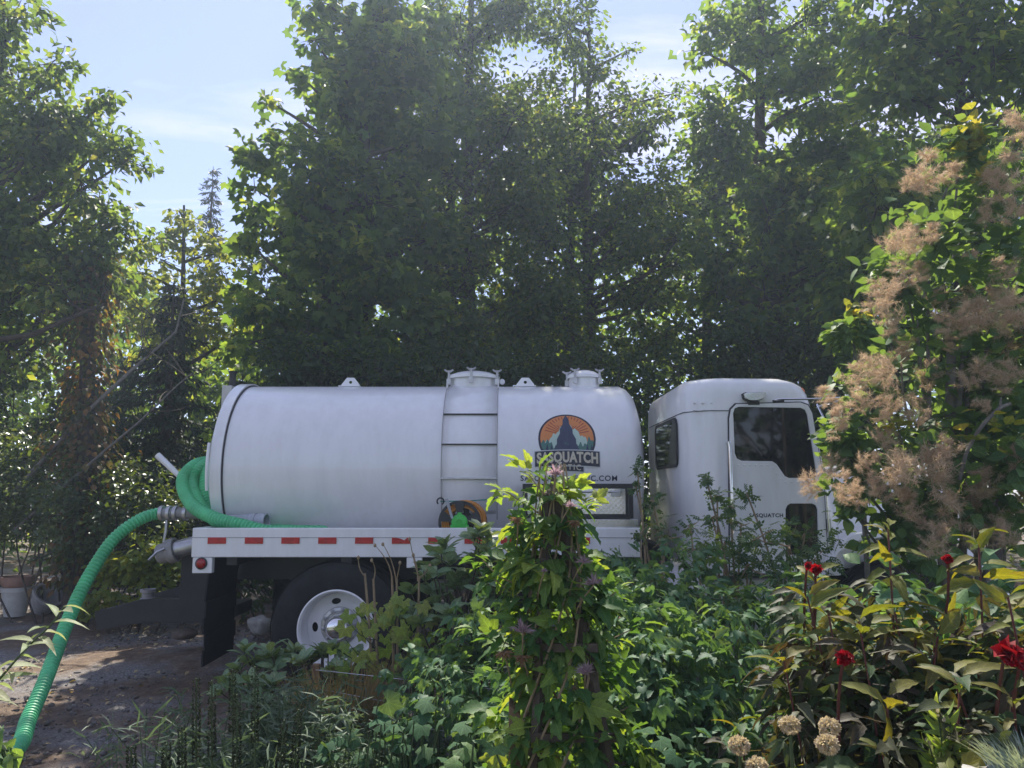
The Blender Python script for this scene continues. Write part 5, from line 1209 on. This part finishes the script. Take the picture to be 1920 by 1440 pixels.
def big_leaves():
    b = P(800, 1420, 3.3)
    def patch(lab, spots, mats, size, Y, nm='broad_leaved_plant', per=1):
        cs = [np.array(P(a, b_, Y + random.gauss(0, .1))) for a, b_ in spots]; c0 = np.mean(cs, 0); rt = empty(nm, (float(c0[0]), float(c0[1]), 0), lab, 'plant'); st = MB(); pos, fwd = [], []
        for c in cs:
            for _ in range(per):
                q = c + rnd(1, .04 if per > 1 else 0.002)[0]; limb(st, (c0[0] + (q[0]-c0[0])*.5, c0[1], 0), q, .005, .003, .1, 5, 5); pos.append(q); a = random.uniform(-2.4, 2.4); fwd.append((math.sin(a), -abs(math.cos(a)), -.25))
        tag(st.build('leaf_stalks', M['stem'], rt, smooth=60), kind='stuff'); n = len(pos)
        leaf_objects('leaf', 'wide', WIDE, np.array(pos), np.array(fwd), np.stack([np.zeros(n), -np.full(n, .15), np.ones(n)], 1) + rnd(n, .4), rng.uniform(*size, n), mats[1], rt)
    WIDE_ = None
    patch('low patch of broad dull green leaves at the bottom, left of the obelisk', [(640,1390),(690,1370),(660,1430),(720,1420),(760,1380),(770,1430),(810,1390),(830,1350),(820,1430),(870,1370),(700,1340),(780,1345),(600,1420),(860,1340)], G['big'], (.07, .11), 3.4, per=3)
    patch('small plant with toothed leaves at the bottom edge beside the stake', [(855,1395),(890,1380),(925,1395),(870,1425),(905,1430),(940,1430),(840,1420)], G['smoke'], (.07, .11), 2.7)
    patch('broad-leaved plant at the bottom edge to the right of the obelisk', [(1220,1410),(1260,1390),(1300,1420),(1340,1400),(1200,1380),(1280,1440),(1330,1440)], G['big'], (.07, .11), 3.0, per=3)
WIDE = palmate(5, .45, .7)
big_leaves()
c = P(965, 1320, 2.95); c2 = P(972, 1440, 2.95)
t = empty('wooden_stake', (c2.x, 2.95, 0), 'split brown wooden stake at the lower left of the obelisk', 'stake')
MB().add([(c.x-.022,2.93,c.z),(c.x+.02,2.93,c.z-.03),(c.x+.02,2.98,c.z-.01),(c.x-.02,2.98,c.z+.02),(c2.x-.035,2.92,-.02),(c2.x+.035,2.92,-.02),(c2.x+.035,2.99,-.02),(c2.x-.035,2.99,-.02)], [(0,1,2,3),(0,4,5,1),(1,5,6,2),(2,6,7,3),(3,7,4,0)]).build('stake_body', M['rawwood'], t, bevel=.003)

def fence():
    L = P(592, 1300, 4.6); Rr = P(1080, 1330, 4.2); rt = empty('wire_fence', (L.x, 4.6, 0), 'low garden fence of three thin sagging wires between two small stakes', 'fence')
    for y0, y1, y2 in ((1256, 1272, 1290), (1290, 1318, 1338), (1332, 1358, 1378)):
        MB().tube(smooth_path([P(592, y0, 4.6), P(740, y1, 4.35), P(900, y2, 4.2), P(1080, y2 + 16, 4.2)], .06), .0022, 5).build('wire', M['wire'], rt, smooth=60)
    for p_ in (P(592, 1246, 4.6), P(1080, 1290, 4.2)): MB().box((p_.x - .02, p_.y, 0), (p_.x + .02, p_.y + .035, p_.z)).build('stake', M['rawwood'], rt, bevel=.004)
fence()

# --- bronze-leaved plants with red flowers, lower right
def dahlia(label, top, Y, base_x, tipn=10, n=56, flowers=(), spread=.26, low=1.0, side=4):
    t = P(*top, Y); b = P(base_x, 1440, Y); rt = empty('bronze_leaved_plant', (b.x, Y, 0), label, 'flowering plant', 'bronze leaved plants with red flowers'); st = MB(); pos, fwd, tip = [], [], []
    stems = [(Vector((b.x, Y, 0)), t)]
    for i in range(side):
        a = 6.28 * i / side + random.gauss(0, .4); stems.append((Vector((b.x, Y, 0)), t + Vector((math.cos(a)*spread*random.uniform(.6, 1.1), math.sin(a)*spread*.8, -random.uniform(.06, .34) * low))))
    for s, e in stems:
        pts = limb(st, s, e, .006, .003, .05, 8, 6); m = int(n * 1.9) // len(stems) + 4; H = (e - s).length
        for i in range(m):
            f = 1 - (i / m) ** .9 * min(.8, .8 / H); k = f * 8; j = min(7, int(k)); q = pts[j].lerp(pts[j+1], k - j); a = i * 2.4 + random.gauss(0, .3); up_ = .9 if i < 4 else (.25 if i < 9 else -.25 + random.gauss(0, .2))
            pos.append(np.array(q)); fwd.append([math.cos(a), math.sin(a), up_]); tip.append(i < tipn * .6)
    pos, fwd, tip = np.array(pos), np.array(fwd), np.array(tip); m = len(pos); sz = np.where(tip, rng.uniform(.07, .12, m), rng.uniform(.11, .19, m)); nrm = np.array([[0, -.25, .8]]) + rnd(m, .35)
    pos = pos + unit(fwd) * .01
    for mk, key, sh, kn in (('dahltip', tip, LONG, 'long'), ('dahl', ~tip, LONG3, 'long3')):
        if key.any(): leaf_objects('leaf', kn, sh, pos[key], fwd[key], nrm[key], sz[key], G[mk][1], rt)
    for px, py, s, fy, closed in flowers:
        c = np.array(P(px, py, fy)); limb(st, Vector(c) + Vector((.02, .12, -.25)), Vector(c) + Vector((0, .01, 0)), .005, .004, .05, 4, 5); k = 34
        d = unit(rnd(k)); d[:, 1] -= .7; d[:, 2] = d[:, 2] * (.6 if not closed else .35) + .15
        if closed: d = np.array([[-.9, -.3, .1]]) + rnd(k, .22)
        o = scatter('flower', ROUND, c - unit(d) * s * .2, d, rnd(k, .6) + [0, -.6, .8], rng.uniform(.6, .95, k) * s * .85, G['redpetal'][0], rt); o['label'] = 'crimson double flower' if not closed else 'crimson half-open flower bud'
    tag(st.build('stems', M['rstem'], rt, smooth=60), kind='stuff')
dahlia('bronze plant carrying the highest red flower, in front of the white fender', (1530, 1075), 2.75, 1545, 6, 142, ((1530, 1068, .045, 2.68, False), (1515, 1060, .03, 2.72, False)), .2)
dahlia('tallest bronze plant with glowing yellow-green tip, centre of the group', (1665, 990), 2.6, 1655, 18, 180, (), .26)
dahlia('bronze plant with a dark red bud beside its yellow tip', (1835, 1010), 2.5, 1815, 18, 180, ((1780, 1048, .045, 2.45, True),), .26)
dahlia('low shaded bronze plant with a single red flower among big leaves', (1610, 1165), 2.45, 1600, 4, 142, ((1585, 1232, .05, 2.12, False),), .26)
dahlia('bronze plant with a large red flower cut by the right edge', (1890, 1120), 2.25, 1900, 10, 142, ((1888, 1225, .085, 2.05, False), (1918, 1242, .06, 2.08, False)), .25)
dahlia('dark bronze plant low in the middle behind the seed heads', (1720, 1180), 2.5, 1720, 4, 151, (), .28)
dahlia('bronze plant in shade above the feathery green sprig', (1800, 1270), 2.15, 1790, 2, 122, (), .25)
dahlia('bronze plant standing right behind the straw seed heads', (1500, 1240), 2.7, 1500, 2, 122, (), .24)

shrub('low_green_bush', 'low dark green bush filling in behind the bronze leaved plants', [(1560,1160,3.7,.2),(1640,1130,3.7,.2),(1720,1140,3.6,.22),(1810,1120,3.6,.22),(1890,1130,3.5,.22),(1600,1220,3.4,.22),(1760,1210,3.3,.24),(1880,1220,3.2,.24),(1950,1150,3.5,.25)], G['rasp'], OVATE, 'ovate', (.07, .12), 40, 160, cat='bush', droop=.4, stem='stem')
# --- allium seed heads
for px, py, Y, lab in ((1481, 1360, 2.0, 'straw seed ball on a green stem, left of the tall pair'), (1555, 1364, 1.95, 'straw seed ball, upper one of the tall pair'), (1551, 1396, 1.88, 'straw seed ball, lower one of the tall pair'), (1386, 1398, 2.0, 'straw seed ball against the dense green bush'), (1419, 1437, 1.95, 'straw seed ball cut off by the bottom edge')):
    c = P(px, py, Y); rt = empty('seed_head', (c.x, Y + .02, 0), lab, 'seed head', 'round straw coloured seed heads')
    MB().tube([Vector((c.x + .02, Y + .02, 0)), Vector((c.x + .01, Y + .01, c.z * .5)), c], .004, 6).build('stem', M['stem'], rt, smooth=60)
    n = 420; d = unit(rnd(n)); pos = np.array(c) + d * np.array([.019, .019, .0155])
    scatter('seed_ball', OVATE, pos, d + rnd(n, .3), rnd(n), rng.uniform(.006, .011, n), G['allium'][0], rt)

# --- smoke bush
def smoke_bush():
    base = P(1790, 1060, 4.9); bx, by = base.x, 4.9
    rt = empty('smoke_bush', (bx, by, 0), 'large smoke bush with fuzzy pinkish tan plumes in front of the hood', 'bush')
    br = MB(); L = []
    for a, b, Y, r in [(1815,265,4.7,.22),(1790,300,4.7,.15),(1850,330,4.7,.2),(1800,380,4.7,.28),(1740,440,4.7,.22),(1870,430,4.7,.32),(1930,320,4.8,.25),(1940,480,4.7,.3),(1700,400,4.8,.14),(1690,510,4.6,.2),(1770,520,4.7,.3),(1850,560,4.7,.35),(1930,620,4.6,.3),
                       (1720,600,4.6,.24),(1660,560,4.7,.14),(1690,680,4.6,.22),(1800,680,4.7,.28),(1890,730,4.6,.28),(1620,760,4.6,.2),(1680,790,4.6,.22),(1600,830,4.6,.16),(1740,850,4.6,.24),(1860,860,4.5,.28),(1930,900,4.4,.28),(1640,900,4.6,.2),(1720,950,4.5,.24),(1800,960,4.5,.25),(1880,990,4.4,.25),(1570,800,4.9,.12),(1700,1020,4.6,.2),(1760,1040,4.5,.22),(1940,780,4.5,.3),(1580,720,4.8,.1),(1590,870,4.8,.14),(1612,900,4.7,.13),(1585,840,4.7,.12),(1640,880,4.65,.16),(1575,920,4.7,.1),(1660,930,4.6,.16),(1610,950,4.65,.12),(1590,955,4.8,.08),(1620,700,4.7,.14),(1850,650,4.8,.3),(1760,740,4.8,.25),(1820,800,4.9,.25),(1580,800,4.7,.14),(1700,1000,4.8,.25),(1660,960,4.7,.16)]:
        L.append((np.array(P(a, b, Y)), r))
    for px, b0, b1, r in ((1783, 740, 560, .032), (1797, 760, 600, .018), (1815, 790, 690, .016), (1830, 820, 640, .02), (1745, 900, 620, .018), (1880, 900, 620, .018)):
        q0, q1 = P(px, b0, 4.7), P(px + random.uniform(-20, 30), b1, 4.7); br.tube([Vector((bx + random.gauss(0, .08), by, -.02)), q0, q1], [r * 1.3, r, r * .6], 8); 
    q = [P(1800, 900, 4.4), P(1812, 850, 4.35), P(1840, 800, 4.3), P(1875, 765, 4.3), P(1895, 757, 4.3)]; br.tube(smooth_path(q, .05), .011, 7); br.tube([P(1875, 765, 4.3), P(1877, 745, 4.3)], [.008, .004], 5)
    for c, r in L: limb(br, (bx + (c[0]-bx)*.35, by, max(.4, c[2] - .55)), c, .012, .005, .12, 6, 5)
    tag(br.build('branches', M['pale_bark'], rt, smooth=60), kind='stuff')
    pos, out, cl = crown_pts(L, 62, .7); m = len(pos); fwd = out * [1, 1, .6] + rnd(m, .4) + [0, 0, -.1]; nrm = np.array([[0, 0, .9]]) + rnd(m, .45)
    foliage(rt, 'round', ROUND, pos, fwd, nrm, rng.uniform(.06, .115, m), G['smoke'], 300)
    # bright young shoots
    for a, b, Y, r, k in ((1815, 250, 4.55, .10, 46), (1845, 335, 4.5, .06, 26), (1800, 275, 4.55, .1, 30), (1680, 800, 4.4, .08, 14), (1870, 800, 4.2, .12, 16)):
        c = np.array(P(a, b, Y)); q = c + rnd(k, r * .55); d = unit(rnd(k)); d[:, 2] = abs(d[:, 2]) * .7
        leaf_objects('leaf', 'round', ROUND, q, d, rnd(k, .5) + [0, 0, .9], rng.uniform(.055, .09, k), G['smoketip'][1], rt)
    # plumes: a few shared meshes of fine branching hairs
    variants = []
    for v in range(5):
        V, F, T = [], [], []
        br_ = []
        for i in range(26):
            h = rng.random(); a = rng.uniform(0, 6.28); L_ = (.75 - .45*h) * rng.uniform(.5, 1.2); br_.append((np.array([0, 0, h*1.3 - .8]), np.array([math.cos(a), math.sin(a), rng.uniform(-.1, .8)]) * L_))
        for i in range(1900):
            o_, d_ = br_[rng.integers(26)]; s = rng.random() ** .6; b_ = o_ + d_ * s; d2 = unit(rnd(1))[0]; e = b_ + (d2 + d_ * .6) * rng.uniform(.08, .30); mid = (b_ + e) * .5 + rnd(1, .03)[0]
            w_ = unit(rnd(1))[0] * .0052; k = len(V); V += [b_ - w_, b_ + w_, mid - w_, mid + w_, e]; F += [(k, k+1, k+3), (k, k+3, k+2), (k+2, k+3, k+4)]; T += [rng.random()] * 3
        variants.append(tri_mesh('plume', np.array(V), np.array(F), G['plume'][0], np.array(T)))
    spots = [(1740,312,.10),(1778,328,.11),(1735,345,.10),(1712,335,.07),(1905,232,.11),(1890,320,.10),(1862,335,.08),(1850,400,.08),(1910,390,.10),(1690,458,.10),(1712,448,.10),(1742,438,.09),(1690,515,.11),(1655,545,.09),(1632,575,.09),(1665,585,.09),(1722,512,.09),(1760,560,.09),(1868,560,.10),(1900,575,.10),(1812,555,.09),(1845,590,.11),(1905,625,.11),(1800,600,.09),(1632,690,.09),(1605,700,.07),(1680,672,.10),(1655,705,.09),(1742,700,.09),(1832,700,.10),(1780,640,.08),(1545,742,.08),(1608,752,.09),(1575,760,.06),(1692,880,.10),(1685,915,.10),(1748,882,.11),(1770,905,.09),(1640,915,.08),(1605,925,.08),(1700,945,.10),(1830,925,.10),(1822,965,.11),(1868,990,.10),(1520,905,.06),(1845,900,.08),(1735,985,.09),(1665,820,.08),(1900,860,.09),(1880,1000,.08),(1630,860,.07),(1790,960,.09),(1720,770,.07),(1890,700,.09),(1560,870,.06),(1585,905,.07),(1570,790,.06),(1660,760,.07),(1700,640,.08),(1770,600,.08),(1880,500,.08),(1820,480,.07),(1840,760,.08),(1780,840,.08),(1920,940,.09),(1760,1010,.07)]
    for i, (px, py, s) in enumerate(spots):
        o = bpy.data.objects.new('plume', variants[i % 5]); COL.objects.link(o); o.parent = rt; c = P(px, py, 4.32 + random.gauss(0, .12)); o.location = c - rt.location
        o.rotation_euler = (random.gauss(0, .5), random.gauss(0, .5), random.uniform(0, 6)); k = s * 1.5 * random.uniform(.65, 1.35); o.scale = (k * random.uniform(.8, 1.3), k, k * random.uniform(.8, 1.2))
smoke_bush()
def young_crown():
    Y = 5.4; c = P(1600, 625, Y); b = P(1607, 760, Y); rt = empty('young_smoke_bush', (b.x, Y, 0), 'round bright green leaf tuft on a bare stem above the cab front', 'bush')
    MB().tube([Vector((b.x, Y, 0)), Vector((b.x, Y, b.z)), c], [.022, .016, .01], 8).build('stem', M['pale_bark'], rt, smooth=60)
    n = 170; d = unit(rnd(n)); d[:, 2] = d[:, 2] * .55; q = np.array(c) + d * np.array([.19, .16, .19]) * rng.uniform(.4, 1, (n, 1)); fwd = d * [1, 1, .4] + [0, 0, -.15] + rnd(n, .25)
    leaf_objects('leaf', 'round', ROUND, q, fwd, np.array([[0, 0, 1.]]) + rnd(n, .35), rng.uniform(.07, .11, n), G['smoke'][1], rt)
    q = np.array(c) + rnd(26, .05) + [.02, -.02, .12]; leaf_objects('leaf', 'round', ROUND, q, rnd(26) + [0, 0, .3], rnd(26, .4) + [0, 0, 1], rng.uniform(.05, .08, 26), G['smoketip'][1], rt)
young_crown()

# --- small plants along the picture's edges
def lily():
    Y = 2.5; pts = [P(-60, 1340, Y), P(0, 1272, Y), P(50, 1215, Y), P(95, 1172, Y), P(122, 1135, Y)]; ft = Vector((pts[0].x - .25, Y, 0)); rt = empty('lily_plant', (ft.x, Y, 0), 'leaning pale lily stem with narrow leaves before the green hose', 'lily')
    path = smooth_path([ft, ft.lerp(pts[0], .5) + Vector((-.03, 0, .08))] + pts, .02); MB().tube(path, [.007 * (1 - .6*i/len(path)) for i in range(len(path))], 7).build('stem', M['stem'], rt, smooth=60)
    pos, fwd, sz = [], [], []
    for i in range(46):
        f = .42 + .58 * i / 45; q = path[min(len(path)-1, int(f*(len(path)-1)))]; a = i * 2.4; pos.append(np.array(q)); fwd.append([math.cos(a) + .45, math.sin(a)*.9, .25 + .3*math.sin(a*3)]); sz.append(random.uniform(.08, .12) * (1.05 - .5 * max(0, f - .6)))
    n = len(pos); leaf_objects('leaf', 'lance', LANCE, np.array(pos), np.array(fwd), np.array([[0, 0, 1.]]) + rnd(n, .3), np.array(sz), G['lily'][1], rt)
lily()
shrub('garden_leaf_sprig', 'soft green leaf sprig at the lower left corner in front of the hose', [(5,1400,1.9,.045),(-40,1400,1.9,.07)], G['smoke'], LANCE, 'lance', (.05, .08), 60, 60, cat='plant', stem='stem')
def feathery():
    Y = 2.1; c = P(1780, 1440, Y); rt = empty('feathery_sprig', (c.x, Y, 0), 'feathery light green sprig with tiny white flowers near the bottom right', 'plant'); st = MB(); pos, fwd, wp = [], [], []
    for dx, top in ((-15, 1345), (5, 1385), (25, 1400), (-35, 1390), (45, 1410), (0, 1360)):
        t = P(1775 + dx, top, Y); pts = limb(st, Vector((c.x, Y, 0)), t, .004, .002, .06, 8, 5); wp.append(np.array(t))
        for k in range(60):
            f = .72 + .28 * random.random(); k8 = f*8; j = min(7, int(k8)); q = pts[j].lerp(pts[j+1], k8 - j); pos.append(np.array(q)); fwd.append(rnd(1)[0]*[1, 1, .4] + [0, 0, .8])
    tag(st.build('stems', M['stem'], rt), kind='stuff'); n = len(pos); scatter('foliage', LANCE, np.array(pos), np.array(fwd), rnd(n), rng.uniform(.03, .07, n), G['curr'][0], rt)
    wp = np.repeat(np.array(wp), 7, 0) + rnd(42, .006); scatter('flowers', OVATE, wp, rnd(42) + [0, 0, .6], rnd(42), rng.uniform(.01, .016, 42), G['allium'][0], rt)
feathery()
c = P(1915, 1440, 1.9); blades('blue_fescue', 'blue-grey spiky cushion plant in the bottom right corner', 'plant', c.x + .03, 1.9, .09, 700, .095, .004, G['blue'], .9, z0=c.z - .02)
MB().lathe((c.x + .02, 1.9, 0), (0, 0, 1), [(0, .1), (c.z * .7, .13), (c.z - .02, .14), (c.z - .02, .0)], 24).build('stone_planter', M['stone'], None, smooth=40)
tag(bpy.data.objects['stone_planter'], 'stone planter holding the blue-grey cushion plant', 'planter')

def ground_cover():
    n = 12000; x = rng.uniform(-1.6, 3.8, n); y = rng.uniform(2.2, 5.9, n)
    edge = np.interp(y, [2, 4, 5, 6], [-1.3, -1.3, -1.2, .4]); k = x > edge + rnd(n)[:, 0] * .12; x, y = x[k], y[k]
    hmax = np.interp(x, [-1.4, -.6, 0, .6, 2, 4], [.12, .2, .38, .6, .75, .75]) * np.interp(y, [2.2, 3.5, 5.9], [.9, 1, .8]); z = rng.random(len(x)) * hmax
    pos = np.stack([x, y, z], 1); m = len(pos); scatter('ground_cover', LEAF4, pos, rnd(m) * [1, 1, .4], np.array([[0, 0, 1.]]) + rnd(m, .5), rng.uniform(.05, .1, m), G['rasp'][0], None)
ground_cover()

# ------------------------------------------------------------------ added thin haze imitating the sun's glare veil over the trees
GLARE_HAZE = 0.0029
def glare_haze():
    m = bpy.data.materials.new('haze air'); m.use_nodes = True; t = m.node_tree; t.nodes.clear()
    o_ = t.nodes.new('ShaderNodeOutputMaterial'); v = t.nodes.new('ShaderNodeVolumePrincipled')
    v.inputs['Color'].default_value = (.64, .78, 1, 1); v.inputs['Density'].default_value = GLARE_HAZE; v.inputs['Anisotropy'].default_value = .55
    t.links.new(v.outputs[0], o_.inputs['Volume'])
    o = MB().box((-160, -130, -1.2), (160, 170, 16)).build('glare_haze', m, None); o['kind'] = 'stuff'
glare_haze()
